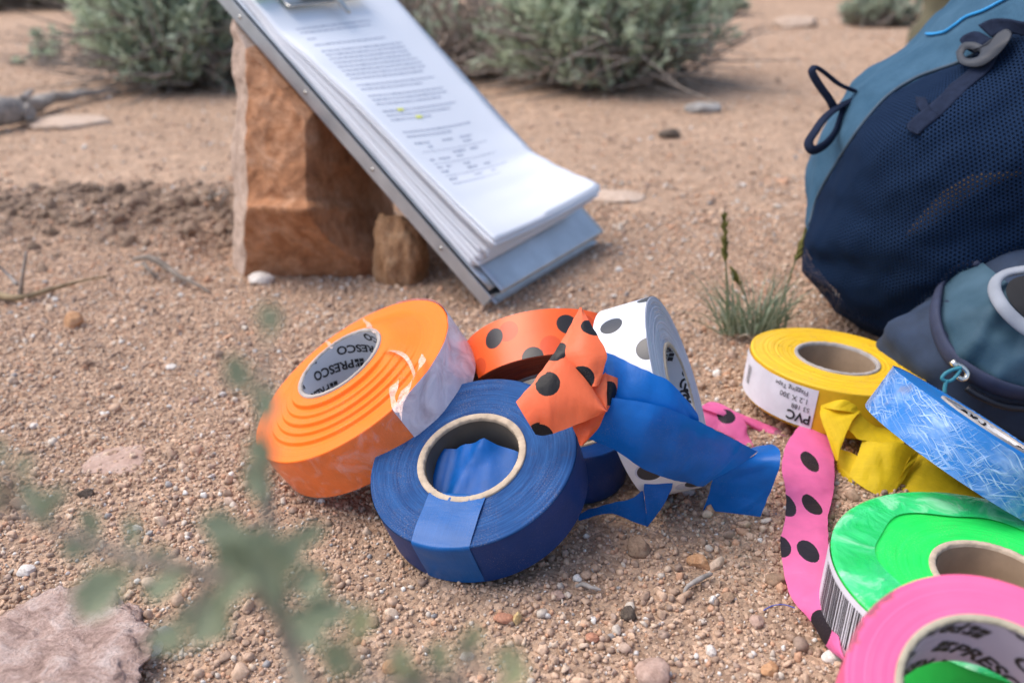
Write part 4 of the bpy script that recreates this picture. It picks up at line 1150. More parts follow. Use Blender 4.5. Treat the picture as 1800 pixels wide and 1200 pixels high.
# blue roll in scratched wrapping, right edge
WR_W = .0245
wM = [simple('sky_blue_tape_edge', (.010, .19, .56), .45, .08, 30), M['card_grey']]
r_wr = make_roll('sky blue tape roll in scuffed clear wrapping leaning at the right edge', (.2440, .4160, .0543), (.52, .107, .847), .0543, .0265, wM, seed=12, WID=WR_W, core_in=M['core_white'], wobble=.0001,
                 prints=dict(size=.0100, bold=.0002, angle=.4, rows=print_rows(.01, .4, .060, .014, flips=(0, 1), s0=-.2, s1=.03)))
m = NM('scuffed_wrapping'); uv = m.co('UV')
def scr(rot, su, sv, lo, hi, seed):
    wv = m.n('TexNoise'); wv.inputs['Scale'].default_value = 55; m.l(uv, wv.inputs['Vector'])
    wa = m.n('VectorMath', operation='MULTIPLY_ADD'); m.l(wv.outputs['Color'], wa.inputs[0]); wa.inputs[1].default_value = (.007, .007, 0); m.l(uv, wa.inputs[2])
    mp = m.n('Mapping'); mp.inputs['Rotation'].default_value = (0, 0, rot); m.l(wa.outputs[0], mp.inputs[0])
    mp2 = m.n('Mapping'); mp2.inputs['Scale'].default_value = (su, sv, 1); mp2.inputs['Location'].default_value = (seed, seed*2, 0); m.l(mp.outputs[0], mp2.inputs[0])
    return m.ramp(m.noise(1, 3, mp2.outputs[0], rough=.6), [(lo, 0.0), (hi, 1.0)])
a = m.math('MAXIMUM', scr(.35, 55, 1100, .54, .62, 1), m.math('MULTIPLY', scr(-1.1, 70, 1000, .55, .66, 5), .8)); a = m.math('MAXIMUM', a, m.math('MULTIPLY', scr(.1, 60, 120, .46, .72, 3), .75)); a = m.math('MAXIMUM', a, m.math('MULTIPLY', scr(-.4, 45, 900, .57, .64, 9), .9))
msk = m.ramp(m.noise(34, 3, uv), [(.36, .15), (.6, 1.0)]); a = m.math('MULTIPLY', a, msk)
c = m.mix(a, (.015, .165, .50), (.42, .58, .84)); c = m.mix(m.math('MULTIPLY', m.ramp(m.noise(70, 5, uv), [(.6, 0.0), (.72, 1.0)]), .5), c, (.25, .22, .22))
m.color(c); m.set(rough=.25, spec=.6); m.bump(a, .5, .0008)
rim_band(r_wr, 'scuffed_wrapping', m.m, 0, 2*math.pi, -.0002, WR_W+.0003, .0006, n=180, wr=.0005)

# green roll
gM = [ring_mat('green_tape_edge', GR, GRD, .0668, .55, .45), M['card_pale']]
r_gr = make_roll('fluorescent green tape roll lying flat under the pink roll', (.2062, .3235, .0333), (.053, .012, .999), .0668, .0218+.004, gM, seed=14, wobble=.00010, wall=.0028)
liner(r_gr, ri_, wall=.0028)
rim_band(r_gr, 'outer_turn', film_mat('green_outer_turn', (.012, .50, .07), .4, .12, .5, 0), 0, 2*math.pi, .0010, WID-.0010, .0002, n=160)
# crinkled wrapping over the outer face, its pale reflections painted into the colour
gw = NM('glinting_green_wrapping'); nn = gw.noise(60, 5, dist=.7, rough=.55); n3 = gw.noise(28, 3)
gw.color(gw.ramp(nn, [(.35, (.02, .62, .13)), (.52, (.05, .66, .20)), (.64, (.30, .80, .42)), (.72, (.06, .68, .22))])); gw.set(rough=.14, spec=.8, alpha=gw.ramp(n3, [(.3, .55), (.6, .95)])); gw.bump(nn, .8, .003)
mb = MB(); rows = []
for j in range(15):
    row = []
    for k in range(201):
        th = 2*math.pi*k/200; R = .0672; ri_w = .0475+.002*math.sin(th*3+1)+.0015*math.sin(th*7)
        r = lerp(R, ri_w, j/14); z = WID+.0010+.0012*abs(nz((math.cos(th)*r, math.sin(th)*r, 0), 70, 5))*math.sin(math.pi*(j+1)/16)+(.0009*(1 if j == 14 else 0)*0)
        row.append((r*math.cos(th), r*math.sin(th), z-(.0011 if j == 0 else 0)))
    rows.append(row)
mb.grid(rows); mb.build('wrapping', gw.m, r_gr)
ga = th_of(r_gr, 1462, 940); gb = th_of(r_gr, 1520, 1062)
ga = ga % (2*math.pi); gb = gb % (2*math.pi)
lb = rim_band(r_gr, 'label', M['label'], ga+.05, gb+.22, .0010, WID-.0006, .0009, n=40)
barcode(r_gr, ga+.22, gb+.14, .0035, WID-.004, lb, 4)
gc = math.radians(262); 
lb2 = rim_band(r_gr, 'label', M['label'], gc-.05, gc+.75, .0015, WID-.0022, .0009, n=40)
for k, (tx, sz) in enumerate([('WARNING:', .0042), ('To reduce the risk of', .0034), ('Always keep away from', .0040), ('overhead power lines', .0038)]):
    rim_text(r_gr, tx, sz, gc, .0215-.0048*k, 0, .0013, lb2, .00012 if k == 0 else 0)

# pink roll
pM = [simple('pink_tape_edge', (.93, .155, .33), .5, .05, 60), simple('beige_core_edge', (.42, .37, .27), .9, .15, 120, .4)]
mm = NM('pink_tape_face'); sep = mm.n('SeparateXYZ'); mm.l(mm.co(), sep.inputs[0])
dn = mm.noise(260, 5, rough=.75); r2 = mm.math('SQRT', mm.math('ADD', mm.math('POWER', sep.outputs[0], 2.0), mm.math('POWER', sep.outputs[1], 2.0)))
an = mm.math('ARCTAN2', sep.outputs[1], sep.outputs[0])
edge = mm.math('MULTIPLY', mm.ramp(mm.math('MULTIPLY', r2, 20.0), [(.80, 0.0), (.895, 1.0)]), mm.ramp(mm.math('ABSOLUTE', mm.math('SUBTRACT', an, 2.35)), [(.25, 1.0), (.55, 0.0)]))
dirt = mm.ramp(mm.math('ADD', mm.math('MULTIPLY', dn, .8), mm.math('MULTIPLY', edge, .42)), [(.62, 0.0), (.74, 1.0)])
c = mm.mix(mm.math('MULTIPLY', dirt, .75), mm.ramp(mm.noise(25, 3), [(.3, (.88, .10, .26)), (.7, (.97, .14, .31))]), (.22, .09, .09))
mm.color(c); mm.set(rough=.45, spec=.4); mm.bump(dn, .12, .0005); pM[0] = mm.m
r_pk = make_roll('half used fluorescent pink tape roll resting on top of the green roll', (.1489, .2172, .0700), (-.086, -.385, .919), .0447, .0297, pM, seed=16, wobble=.0001, core_in=M['core_lilac'],
                 prints=dict(size=.0098, bold=.0003, angle=-.46, rows=print_rows(.0098, -.46, .056, .0128, flips=(0, 1), s0=-.2, s1=.03)))

# ================================================================ LOOSE TAILS AND RIBBONS
# blue ribbon: tail of the blue roll lying behind
def px3(lst, o=(800, 500), s=2.727): return [(o[0]+q[0]/s, o[1]+q[1]/s, q[2]) for q in lst]
ribbon('tape_tail', px3([(700, 318, .470), (760, 338, .462), (860, 387, .452), (1020, 460, .447), (1100, 540, .450), (1158, 612, .455)]),
       px3([(660, 560, .462), (760, 600, .456), (860, 640, .452), (980, 690, .451), (1090, 720, .454), (1166, 662, .457)]), blue_film, r_b2, seed=1, wr=.0018, curl=.003)
ribbon('tape_tail', px3([(600, 560, .458), (760, 545, .450), (880, 560, .444), (1010, 590, .441), (1165, 655, .448), (1300, 722, .463), (1450, 800, .486)]),
       px3([(640, 740, .468), (770, 795, .462), (900, 882, .462), (1040, 935, .470), (1120, 950, .478), (1180, 968, .485), (1235, 930, .490)]), blue_film, r_b2, seed=2, wr=.0024, curl=.004, n=90)
ribbon('tape_tail', px3([(1410, 788, .502), (1450, 800, .497), (1430, 820, .492), (1350, 860, .491), (1240, 930, .493), (1218, 1000, .500), (1188, 1080, .506)]),
       px3([(1488, 768, .508), (1520, 766, .502), (1552, 790, .492), (1560, 850, .486), (1535, 930, .489), (1500, 1020, .495), (1462, 1112, .499)]), blue_film, r_b2, seed=3, wr=.0014, curl=-.002, n=70)
ribbon('tape_tail', px3([(908, 870, .480), (905, 930, .482), (906, 990, .484), (914, 1070, .487), (916, 1158, .494)]),
       px3([(1050, 900, .480), (1045, 940, .482), (1032, 990, .484), (990, 1070, .487), (924, 1158, .494)]), blue_film, r_b2, seed=4, wr=.0012, n=40)
ribbon('tape_tail', px3([(900, 980, .489), (850, 1022, .490), (760, 1045, .492), (700, 1060, .496), (640, 1078, .502), (590, 1100, .508)]),
       px3([(925, 1160, .494), (860, 1138, .4945), (800, 1112, .495), (750, 1097, .497), (680, 1105, .500), (590, 1135, .506)]), blue_film, r_b2, seed=5, wr=.0012, n=50)

# orange dotted tail
tails = []
OTF = (.93, .19, .075)
ph = film_mat('tmp_orange', OTF)
specs = [
 (px3([(597, 110, .470), (556, 190, .462), (500, 285, .456), (445, 370, .450), (372, 470, .446), (291, 562, .4445)]),
  px3([(605, 110, .470), (640, 220, .462), (640, 330, .455), (600, 470, .449), (510, 620, .444), (388, 718, .4435)]), .0015, .004),
 (px3([(600, 112, .468), (560, 220, .457), (528, 330, .450), (560, 400, .447), (600, 450, .446), (642, 491, .445)]),
  px3([(608, 112, .468), (655, 195, .457), (692, 262, .450), (728, 332, .446), (718, 390, .445), (690, 482, .4445)]), .0012, .0025),
 (px3([(291, 562, .444), (420, 440, .444), (520, 352, .445), (600, 425, .444), (660, 500, .443), (724, 604, .442)]),
  px3([(385, 718, .443), (440, 722, .4425), (540, 688, .441), (620, 655, .4405), (680, 630, .4405), (724, 608, .4415)]), .0012, .0035),
 (px3([(716, 424, .452), (728, 470, .450), (728, 540, .449), (724, 606, .448)]), px3([(800, 455, .458), (790, 490, .456), (765, 540, .453), (730, 604, .449)]), .001, .002),
 (px3([(640, 480, .449), (665, 540, .447), (700, 575, .446), (724, 600, .445)]), px3([(722, 420, .449), (728, 470, .447), (728, 540, .446), (727, 600, .445)]), .001, .001),
 (px3([(562, 680, .4475), (582, 725, .4465), (597, 770, .4465)]), px3([(724, 606, .446), (685, 690, .4462), (612, 770, .4463)]), .001, .001)]
tl_o = [ribbon('tape_tail', a_, b_, ph, r_op, seed=10+i, wr=w__, curl=cu, n=60) for i, (a_, b_, w__, cu) in enumerate(specs)]
bpy.context.view_layer.update()
def pxl(lst, o=(800, 500), s=2.727): return [(o[0]+x/s, o[1]+y/s) for x, y in lst]
dd_ = [pxl([(480, 322), (447, 480), (410, 735)]), pxl([(665, 205), (612, 450)]), pxl([(447, 480), (412, 735)]), pxl([(742, 520)]), [], []]
for i, o in enumerate(tl_o):
    ds = dot_at(o, dd_[i]) if dd_[i] else None
    o.data.materials[0] = film_mat('orange_dotted_tape', OTF if i < 5 else (.75, .11, .03), .40, .08, .9, .26, dots=ds, dr=.0060, spec=.3)

# pink dotted ribbon: a loose length of tape
PKF = (.92, .18, .42)
pk = empty('flagging_ribbon', G(1420, 880)); tag(pk, 'loose pink ribbon with black polka dots running beside the green roll', 'ribbon')
bpy.context.view_layer.update()
def px5(l): return px3(l, (1340, 700), 2.4)
def px4(l): return px3(l, (1220, 540), 3.103)
sp_ = [
 (px5([(234, 30, .590), (170, 100, .570), (104, 190, .548), (82, 290, .526), (98, 390, .508), (98, 500, .490), (76, 600, .472), (84, 690, .457), (120, 835, .438), (205, 940, .421), (270, 1045, .407), (342, 1108, .394)]),
  px5([(242, 28, .590), (276, 140, .566), (302, 262, .540), (299, 400, .514), (276, 500, .488), (278, 600, .468), (275, 700, .450), (272, 800, .433), (280, 870, .420), (295, 950, .408), (315, 1040, .398), (346, 1112, .393)])),
 (px5([(262, 850, .425), (268, 900, .418), (282, 980, .407), (305, 1050, .397), (340, 1108, .392)]), px5([(290, 820, .426), (300, 900, .413), (318, 980, .402), (334, 1050, .395), (347, 1110, .391)])),
 (px4([(30, 545, .585), (88, 514, .592), (150, 528, .592), (235, 572, .592), (330, 610, .592), (430, 650, .588), (545, 705, .582)]),
  px4([(215, 612, .588), (235, 604, .588), (290, 640, .589), (375, 690, .588), (440, 718, .584), (500, 738, .580), (545, 748, .577)])),
 (px4([(60, 525, .588), (150, 545, .588), (232, 580, .586), (286, 640, .583), (290, 690, .580), (326, 746, .574)]),
  px4([(10, 625, .584), (40, 648, .580), (120, 668, .578), (200, 706, .575), (270, 748, .572), (316, 770, .571)])),
]
pr = [ribbon('ribbon_sheet', a_, b_, ph, pk, seed=20+i, wr=(.0022, .001, .0012, .0012)[i], curl=(.003, .002, .003, .0015)[i], n=(120, 40, 60, 50)[i]) for i, (a_, b_) in enumerate(sp_)]
bpy.context.view_layer.update()
pd = [pxl([(198, 267), (206, 448), (190, 645), (97, 447), (75, 625), (248, 960)], (1340, 700), 2.4), [], pxl([(490, 692)], (1220, 540), 3.103), pxl([(175, 590)], (1220, 540), 3.103)]
for i, o in enumerate(pr):
    ds = dot_at(o, pd[i]) if pd[i] else None
    o.data.materials[0] = film_mat('pink_dotted_tape', PKF, .42, .1, 1.1, .28, spec=.3, dots=ds, dr=.0057, dsc=(1.18, .60, .8) if i == 0 else None, dotcol=(.03, .022, .028) if i != 2 else (.45, .20, .28))

# yellow tail crumpled beside its roll
YF = (.80, .56, .012)
yf = film_mat('yellow_tape_film', YF, .62, .16, 1.3, .30, streak=.25, spec=.25)
bpy.context.view_layer.update()
ysp = [
 (px4([(702, 494, .560), (688, 580, .552), (725, 700, .545), (772, 835, .540)]), px4([(968, 520, .560), (885, 590, .548), (828, 690, .541), (784, 832, .538)]), .0012, .0012),
 (px4([(700, 494, .560), (800, 492, .552), (880, 500, .552), (968, 520, .558)]), px4([(690, 545, .556), (780, 560, .548), (850, 570, .548), (900, 585, .550)]), .0010, .0008),
 (px4([(955, 518, .560), (1012, 556, .568), (1042, 620, .566), (1160, 712, .556)]), px4([(830, 655, .546), (868, 690, .544), (905, 722, .543), (1135, 748, .546)]), .0016, .0012),
 (px4([(918, 726, .545), (1020, 736, .540), (1125, 738, .538), (1232, 790, .540)]), px4([(842, 918, .535), (900, 966, .528), (1000, 1022, .522), (1064, 1030, .522)]), .0016, .0012),
 (px4([(1232, 790, .540), (1180, 810, .536), (1160, 850, .534)]), px4([(1100, 1000, .524), (1080, 1020, .523), (1050, 1028, .522)]), .0012, .001),
 (px4([(1175, 790, .546), (1290, 822, .540), (1430, 925, .526), (1600, 1045, .512)]), px4([(1040, 1024, .527), (1200, 1032, .520), (1400, 1060, .506), (1600, 1110, .498)]), .0014, .001),
 (px4([(782, 765, .552), (840, 785, .548), (895, 812, .543)]), px4([(778, 902, .545), (825, 915, .540), (872, 930, .534)]), .0010, .0008),
 (px4([(778, 850, .545), (840, 900, .537), (915, 955, .530)]), px4([(790, 918, .543), (860, 972, .533), (925, 978, .527)]), .001, .001)]
for i, (a_, b_, w__, cu) in enumerate(ysp): ribbon('tape_tail', a_, b_, yf, r_ye, seed=30+i, wr=w__, curl=cu, n=44)

# ================================================================ PLANTS
def leafmat(name, c1, c2, tr=.2):
    m = NM(name); g = m.n('NewGeometry'); r = g.outputs['Random Per Island']
    c = m.ramp(r, [(0, c1), (1, c2)]); m.color(c); m.set(rough=.7, spec=.25); m.translucent(tr, c); return m.m
def blade(mb, p, d, L, w_, bend=.2, side=None):
    d = d.normalized(); s = (side or d.cross(Vector((random.uniform(-1, 1), random.uniform(-1, 1), random.uniform(-1, 1))))).normalized(); nrm = d.cross(s)
    q = [p-s*w_*.2, p+s*w_*.2, p+d*L*.5+s*w_*.5+nrm*bend*L*.3, p+d*L*.5-s*w_*.5+nrm*bend*L*.3, p+d*L+nrm*bend*L*.1]
    n = len(mb.V); mb.V += q; mb.UV += [(0, 0)]*5; mb.F += [(n, n+1, n+2, n+3), (n+3, n+2, n+4)]
def sagebrush(label, px, py, rx, ry, h, nstem, nspray, leaf, mats, dead=.25, seed=1, off=(0, 0), group='sagebrush bushes in the background', twigdens=1.0, lowgreen=.25):
    random.seed(seed); b = G(px, py); root = empty('sagebrush', (b.x, b.y, 0)); tag(root, label, 'bush', group)
    st = MB(); fo = MB(); dd = MB()
    for k in range(nspray):
        th = random.uniform(0, 2*math.pi); u = random.random()**.45
        zz = random.uniform(lowgreen, 1)
        rr = u*math.sqrt(max(.05, 1-(zz-.45)**2*1.6))
        tip = Vector((math.cos(th)*rx*rr+off[0], math.sin(th)*ry*rr+off[1], h*zz*(1-.25*rr*rr)*random.uniform(.85, 1.1)))
        base = Vector((random.gauss(0, rx*.10), random.gauss(0, ry*.10), 0)); mid = base.lerp(tip, .5)+Vector((random.gauss(0, .03), random.gauss(0, .03), -h*.10))
        mid.z = max(mid.z, .01)
        pts = crom([tuple(base), tuple(mid), tuple(tip)], 12)
        st.tube(pts, [.0048*(1-i/12)+.0012 for i in range(12)], 5, caps=False)
        isdead = random.random() < dead
        T = dd if isdead else fo
        for s in range(random.randint(4, 7)):
            q0 = Vector(pts[random.randint(6, 11)]); dr = (Vector(pts[11])-Vector(pts[8])).normalized()
            dr = (dr+Vector((random.gauss(0, .5), random.gauss(0, .5), random.gauss(.35, .35)))).normalized(); L = random.uniform(.035, .085)*h/.3
            if isdead: 
                st.tube([q0, q0+dr*L*.5+Vector((random.gauss(0, .006),)*3), q0+dr*L], [.0014, .0011, .0006], 4, caps=False)
            for i in range(3 if isdead else 15):
                p = q0+dr*L*(i/15 if not isdead else random.random()); d = dr*.8+Vector((random.gauss(0, .6), random.gauss(0, .6), random.gauss(.1, .5)))
                blade(T, p, d, leaf*random.uniform(.7, 1.3), leaf*.30)
    for k in range(int(nspray*1.2*twigdens)):
        th = random.uniform(0, 2*math.pi); r = random.uniform(.1, .95)
        p0 = Vector((math.cos(th)*rx*r, math.sin(th)*ry*r, random.uniform(.005, h*.35))); d = Vector((math.cos(th+random.gauss(0, .8)), math.sin(th+random.gauss(0, .8)), random.gauss(.15, .3)))
        L = random.uniform(.05, .16)*h/.3
        p1 = p0+d*L*.5; p2 = p0+d*L
        for p in (p1, p2): p.z = max(p.z, .004)
        st.tube([p0, p1, p2], [.0024, .0018, .0008], 4, caps=False)
    st.build('branches', mats[1], root); fo.build('foliage', mats[0], root, smooth=False)
    if dd.V: dd.build('dead_leaves', mats[2], root, smooth=False)
    return root
LG = leafmat('sage_leaves', (.36, .43, .30), (.62, .69, .53), .45); LD = leafmat('dead_leaves', (.25, .19, .14), (.44, .36, .29), .1)
LP = leafmat('pale_leaves', (.34, .40, .30), (.50, .55, .43)); LK = leafmat('dark_leaves', (.10, .12, .08), (.26, .28, .18), .3)
TW = simple('sage_wood', (.27, .23, .20), .9, .35, 60, .3); TWP = simple('pale_dead_wood', (.30, .245, .215), .9, .35, 40, .3)
sagebrush('grey green sagebrush directly behind the top of the clipboard', 335, 148, .185, .16, .38, 12, 300, .020, (LG, TW, LD), .05, 3, lowgreen=.10)
sagebrush('wide sagebrush right of the clipboard, leafy with dead twigs below', 1060, 148, .225, .20, .34, 12, 310, .020, (LG, TW, LD), .12, 5, lowgreen=.16)
sagebrush('tangle of brown dead brush between the clipboard and the wide sagebrush', 800, 130, .19, .15, .19, 12, 130, .016, (LG, TWP, LD), .80, 7, twigdens=4, lowgreen=.1)
sagebrush('leafy sagebrush peeking out over the right edge of the paper stack', 700, 70, .14, .15, .30, 12, 110, .018, (LG, TW, LD), .1, 8, lowgreen=.2)
sagebrush('tiny two pronged sagebrush seedling standing alone on the left', 88, 116, .036, .03, .085, 4, 12, .012, (LG, TW, LD), .0, 9, twigdens=.2)
sagebrush('low wispy sagebrush seedling left of the big sagebrush', 185, 118, .05, .04, .07, 4, 16, .012, (LG, TW, LD), .3, 10, twigdens=.6)
sagebrush('dark shrub far away at the upper left corner', 20, 12, .38, .3, .4, 9, 150, .03, (LK, TW, LD), .3, 11)
sagebrush('dull green shrub far away right of the corner shrub', 150, 14, .24, .2, .35, 9, 150, .028, (leafmat('bright_green_leaves', (.20, .30, .13), (.44, .54, .28), .4), TW, LD), .2, 13)
sagebrush('low grassy green tuft far off near the top centre right', 1272, 22, .085, .07, .07, 3, 30, .022, (LP, TW, LD), .1, 14)
sagebrush('pale silvery shrub just left of the trouser leg', 1545, 46, .115, .10, .12, 5, 90, .016, (LP, TW, LD), .05, 15)
sagebrush('dark shrub base at the top edge right of the wide sagebrush', 1385, -12, .55, .3, .4, 9, 120, .035, (LK, TW, LD), .4, 16)

# grass tuft with seed heads
def tuft():
    random.seed(21); b = G(1318, 588); root = empty('grass_tuft', (b.x, b.y, gh(b.x, b.y))); tag(root, 'small green grass tuft with seed heads behind the yellow roll', 'grass tuft')
    bpy.context.view_layer.update(); inv = root.matrix_world.inverted(); D = .716
    mb = MB()
    for k in range(170):
        bx = random.choice([1280, 1300, 1322, 1345, 1360])+random.gauss(0, 9); base = P(bx, 588+random.uniform(-6, 4), D+random.uniform(-.012, .012))
        dx = (bx-1320)*1.1+random.gauss(0, 46); L = random.uniform(35, 122)
        if random.random() < .25: L *= .6
        tip = P(bx+dx*.9, 588-L, D+random.uniform(-.035, .02)); mid = base.lerp(tip, .5)+Vector((0, 0, .008*random.random()))-CR*(dx*.00006)
        c = crom([tuple(base), tuple(mid), tuple(tip)], 9); s = (CR*random.uniform(.6, 1)+CF*random.uniform(-.7, .7)).normalized(); wd = random.uniform(.0009, .0019)
        rows = [[Vector(p)-s*wd*(1-(i/8.3)**2)/2-CF*.0003, Vector(p), Vector(p)+s*wd*(1-(i/8.3)**2)/2-CF*.0003] for i, p in enumerate(c)]
        mb.grid(rows)
    mb.build('blades', leafmat('grass_blades', (.13, .18, .09), (.42, .47, .34), .3), root, inv=inv)
    hm = leafmat('seed_heads', (.10, .10, .025), (.24, .22, .06), .15); stm = simple('grass_stalk', (.12, .14, .06), .8, .2, 80)
    for (pts, h0, h1) in [([(1281, 580), (1278, 520), (1276, 465), (1274, 375)], (1276, 465), (1273, 380)), ([(1325, 585), (1318, 545), (1305, 510), (1288, 480)], (1303, 505), (1288, 478)), ([(1365, 578), (1375, 530), (1396, 465), (1418, 410)], (1397, 462), (1418, 408))]:
        mb = MB(); c = crom([tuple(P(x, y, D-.002)) for x, y in pts], 20); mb.tube(c, .0006, 6)
        s = mb.build('stalk', stm, root, inv=inv); mb = MB(); a = P(*h0, D-.002); b2 = P(*h1, D-.002); L = (b2-a).length; ax = (b2-a).normalized()
        for k in range(int(L*3600)):
            t = random.random(); p = a.lerp(b2, t); d = (ax+Vector((random.gauss(0, .32), random.gauss(0, .32), random.gauss(0, .32)))).normalized()
            o = ax.orthogonal().normalized(); o.rotate(Quaternion(ax, random.uniform(0, 6.28)))
            blade(mb, p+o*.0011*math.sin(math.pi*min(.98, t+.08)), d, .0065, .0016)
        mb.build('seed_head', hm, root, smooth=False, inv=inv)
tuft()

# driftwood and sticks
def stick(name, label, pts, rads, mat, cat='stick', zoff=.0, gnarl=.0, seg=10, extra=()):
    P3 = []
    for q in pts:
        g = G(q[0], q[1], q[2] if len(q) > 2 else 0.004); P3.append(g)
    g0 = P3[0].copy(); mb = MB(); n = 40
    c = crom([tuple(p) for p in P3], n); r = [float(x[0]) for x in crom([(x,) for x in rads], n)]
    mb.tube(c, r, seg)
    for (ep, er) in extra: mb.tube(crom([tuple(G(*q)) for q in ep], 20), [float(x[0]) for x in crom([(x,) for x in er], 20)], 8)
    if gnarl:
        for i, v in enumerate(mb.V): mb.V[i] = v+Vector((nz(v, 30, 2), nz(v, 30, 3), nz(v, 30, 4)))*gnarl
    mb.V = [v-g0 for v in mb.V]; o = mb.build(name, mat); o.location = g0; return tag(o, label, cat)
stick('driftwood', 'gnarled grey driftwood log lying at the left edge', [(-60, 212, .025), (10, 196, .028), (55, 186, .022), (100, 172, .02), (150, 165, .018), (205, 160, .012)], [.024, .022, .013, .010, .008, .003], M['twig'], 'driftwood', gnarl=.008, seg=16,
      extra=(([(40, 190, .03), (50, 200, .02), (52, 212, .01)], [.012, .010, .006]), ([(45, 175, .04), (60, 160, .05)], [.006, .002])))
stick('twig', 'grey twig jutting in from the left edge above the soil clods', [(-30, 378, .012), (10, 384, .012), (45, 392, .008), (90, 402, .004)], [.0042, .004, .003, .0012], M['twig'], 'twig', gnarl=.001)
stick('twig', 'upright grey twig standing in the straw stick at the left', [(36, 524, .0), (38, 500, .016), (42, 470, .034), (46, 442, .048)], [.0022, .0022, .002, .001], M['twig'], 'twig', gnarl=.0006, extra=(([(30, 500, .012), (10, 478, .02), (-8, 462, .03)], [.0018, .0016, .001]),))
stick('twig', 'long straw coloured stick on the grit at the left edge', [(-20, 512, .006), (30, 524, .005), (90, 508, .006), (140, 494, .005), (185, 486, .003)], [.0030, .0034, .0034, .0026, .0008], M['twig_y'], 'twig', gnarl=.0008)
stick('twig', 'bent dark grey twig in front of the sandstone block', [(236, 454, .012), (262, 452, .016), (290, 466, .012), (325, 490, .007), (368, 514, .001)], [.0022, .0034, .0032, .0028, .001], M['twig_d'], 'twig', gnarl=.0014, extra=(([(252, 462, .012), (265, 478, .008), (276, 488, .003)], [.0022, .002, .0016]),))
stick('twig', 'short pale twig on open ground beyond the soil clods', [(90, 344), (115, 338), (140, 332)], [.002, .004, .0016], M['twig'], 'twig')
stick('twig', 'small forked dark twig at the foot of the block on its left', [(362, 352, .004), (378, 344, .03), (398, 334, .05)], [.003, .0025, .001], M['twig'], 'twig', extra=(([(380, 362, .0), (372, 348, .02), (372, 336, .04)], [.0025, .002, .001]), ([(384, 372, .0), (392, 352, .02), (400, 338, .03)], [.002, .002, .001])))
stick('twig', 'bent grey twig on open grit between blue strip and pink ribbon', [(1202, 1048, .001), (1206, 1034, .003), (1218, 1024, .004), (1236, 1014, .004), (1250, 1008, .003)], [.0008, .0013, .0014, .0013, .0010], M['twig'], 'twig')
stick('twig', 'short knobbly twig on the grit right of the front blue roll', [(1012, 1030, .001), (1024, 1026, .0025), (1040, 1032, .0025), (1056, 1036, .001)], [.0008, .0012, .0010, .0006], M['twig'], 'twig')
stick('thread', 'thin blue thread lying on the grit beside the pink ribbon', [(1342, 1072, .001), (1358, 1064, .003), (1378, 1062, .003), (1398, 1068, .002)], [.00025, .00025, .00025, .00025], simple('blue_thread', (.06, .10, .42), .6), 'thread')
stick('straw', 'thin dry grass stalk on the ground behind the yellow roll', [(1296, 594, .002), (1312, 588, .010), (1322, 596, .006), (1330, 608, .001)], [.0008, .0008, .0007, .0005], simple('dry_straw', (.42, .36, .28), .8), 'straw')

# green sprigs right in front of the lens
def leaf3(mb, base, d, L, w_, nrm):
    d = d.normalized(); s = d.cross(nrm).normalized(); n2 = s.cross(d)
    N_ = 12; rows = []
    for i in range(N_+1):
        t = i/N_; hw = w_*(.10+.90*sm(0, .75, t))*(1 if t < .86 else 1-.55*((t-.86)/.14)); lob = 1+.10*math.cos(t*9)
        tl = L*t
        rows.append([base+d*(tl+(.0 if abs(a) < .5 else -.03*L))+s*(hw*a*lob)/2+n2*(.12*w_*abs(a)*1.5+.12*L*t*t) for a in (-1, -.66, -.33, 0, .33, .66, 1)])
        if i == N_:
            for j, a in enumerate((-1, -.66, -.33, 0, .33, .66, 1)): rows[-1][j] += d*L*(.10 if j in (1, 3, 5) else -.05)
    mb.grid(rows)
SG = leafmat('sprig_leaves', (.20, .25, .155), (.36, .40, .27), .35); SS = simple('sprig_stem', (.27, .225, .175), .8, .15, 120)
SY = leafmat('young_sprig_leaves', (.28, .31, .17), (.42, .43, .25), .3)
LS = .80
def sprig(label, stems, leaves, ground, seed, lm=SG):
    random.seed(seed); root = empty('sagebrush_sprig', ground); tag(root, label, 'sprig', 'sagebrush sprigs close to the camera'); bpy.context.view_layer.update(); inv = root.matrix_world.inverted()
    for pts, rads in stems:
        mb = MB(); mb.tube(crom([tuple(P(*q)) if len(q) == 3 else tuple(q[0]) for q in pts], 30), [float(x[0]) for x in crom([(r,) for r in rads], 30)], 8); mb.build('stem', SS, root, inv=inv)
    allp = [p for pts, _ in stems for p in crom([tuple(P(*q)) for q in pts], 120)]
    pm = MB()
    for (x, y, dep, dx, dy, L, wd) in leaves:
        b = Vector(P(x, y, dep)); npnt = Vector(min(allp, key=lambda q: (Vector(q)-b).length)); mdl = npnt.lerp(b, .5)+CU*.0004
        pm.tube([npnt, mdl, b+(b-npnt)*.15], [.00045, .0004, .0003], 6)
    pm.build('twiglets', SS, root, inv=inv)
    for (x, y, dep, dx, dy, L, wd) in leaves:
        mb = MB(); b = P(x, y, dep); L *= LS; wd *= LS; d = CR*dx-CU*dy+CF*random.uniform(-.3, .3); n = (-CF+CU*random.uniform(-.4, .8)+CR*random.uniform(-.6, .6)).normalized()
        leaf3(mb, b, d, L, wd, n); mb.build('leaf', lm if random.random() > .0 else SY, root, inv=inv)
    return root
D0 = .130; LS = .80
gp = Vector((-.062, .150, 0)); 
mainst = [(545, 1260, D0-.01), (515, 1150, D0), (495, 1080, D0), (478, 990, D0), (470, 880, D0), (464, 790, D0), (461, 700, D0), (464, 630, D0), (476, 570, D0)]
random.seed(31)
lv_ = []
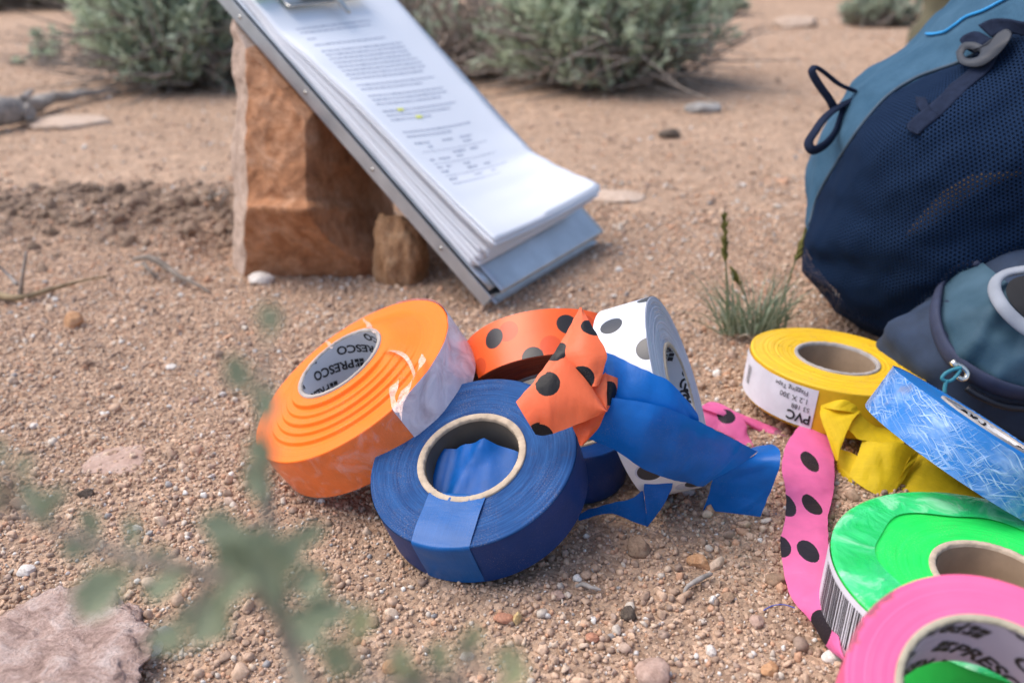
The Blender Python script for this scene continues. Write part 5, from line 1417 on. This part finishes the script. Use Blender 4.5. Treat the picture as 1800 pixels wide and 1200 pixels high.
for (x, y, dx, dy, L, wd) in [(474, 600, .15, -1, .0062, .0050), (462, 770, .25, -1, .0088, .0052), (466, 850, .05, -1, .008, .0040), (458, 700, -.8, -.8, .0075, .0040), (455, 660, -.9, -.6, .0060, .0030), (466, 820, -.3, .9, .005, .003),
    (470, 900, -.4, -1, .0085, .0045), (472, 950, -.9, -.3, .0110, .0060), (476, 980, .9, -.5, .0105, .0045), (478, 1000, -.6, .4, .0110, .0060), (486, 1050, .3, -.9, .0120, .0065), (480, 1010, -.9, -.7, .0125, .0065), (492, 1070, .9, .1, .0110, .0045), (488, 1060, -.5, -1, .0130, .0070), (484, 1040, .8, -.2, .010, .005),
    (500, 1090, -.2, -.9, .0130, .0070), (505, 1110, .9, -.5, .0120, .0055), (510, 1130, .7, -.8, .0100, .005), (400, 1020, -.4, .9, .0110, .0050), (350, 1000, -.8, .5, .0100, .0048), (350, 1080, -1, .6, .0085, .0040), (420, 1040, -.9, .5, .0110, .0050), (380, 1010, .2, -1, .0100, .0045), (430, 1000, -.3, -1, .0110, .0050),
    (250, 1000, -.8, .6, .0110, .0060), (235, 985, .1, -.9, .0080, .0042), (180, 960, -.5, -1, .0070, .0040), (215, 1010, -1, .5, .0085, .004), (85, 930, -.4, -1, .0085, .0040), (75, 915, .5, -.9, .0065, .003), (10, 880, -.5, -1, .0075, .004), (5, 830, .2, -1, .0060, .0035)]:
    lv_.append((x, y, D0+random.uniform(-.006, .006), dx, dy, L*1.1, wd*.85))
    if y > 800 and random.random() < .95: lv_.append((x+random.uniform(-22, 22), y+random.uniform(-22, 22), D0+random.uniform(-.008, .010), dx+random.gauss(0, .7), dy+random.gauss(0, .5), L*.8, wd*.85))
sprig('blurred green sagebrush sprig rising in front of the orange roll', [(mainst+[], [.0016, .0016, .0014, .0010, .0008, .0007, .0006, .0006, .0004]),
    ([(500, 1090, D0), (440, 1030, D0), (360, 1005, D0), (260, 985, D0), (190, 965, D0), (110, 935, D0), (40, 900, D0), (-20, 880, D0)], [.0013, .0012, .0011, .0010, .0008, .0007, .0005, .0004])],
    lv_, (P(545, 1260, D0-.01).x, P(545, 1260, D0-.01).y, 0), 31)
random.seed(33); lv2 = []
for (x, y, dx, dy, L, wd) in [(812, 1180, .1, -1, .0075, .0038), (790, 1200, -.5, -1, .0080, .0040), (830, 1160, .1, -1, .0065, .0035), (850, 1170, .9, -.5, .0070, .0035), (760, 1230, -.6, -.9, .0085, .004), (870, 1220, .8, -.8, .0080, .004), (735, 1240, -.3, -.9, .007, .0035), (640, 1190, -.7, -.6, .010, .005), (610, 1150, .5, -.9, .009, .005), (590, 1210, .2, -1, .010, .005), (690, 1200, .4, -1, .008, .004)]:
    lv2.append((x, y, D0+random.uniform(-.005, .005), dx, dy, L, wd))
sprig('small blurred yellowish sprig at the bottom edge below the blue roll', [([(800, 1300, D0-.01), (806, 1220, D0), (815, 1170, D0), (828, 1120, D0)], [.0011, .001, .0007, .0004])], lv2, (P(800, 1300, D0).x, P(800, 1300, D0).y, 0), 33, SY)
random.seed(34)
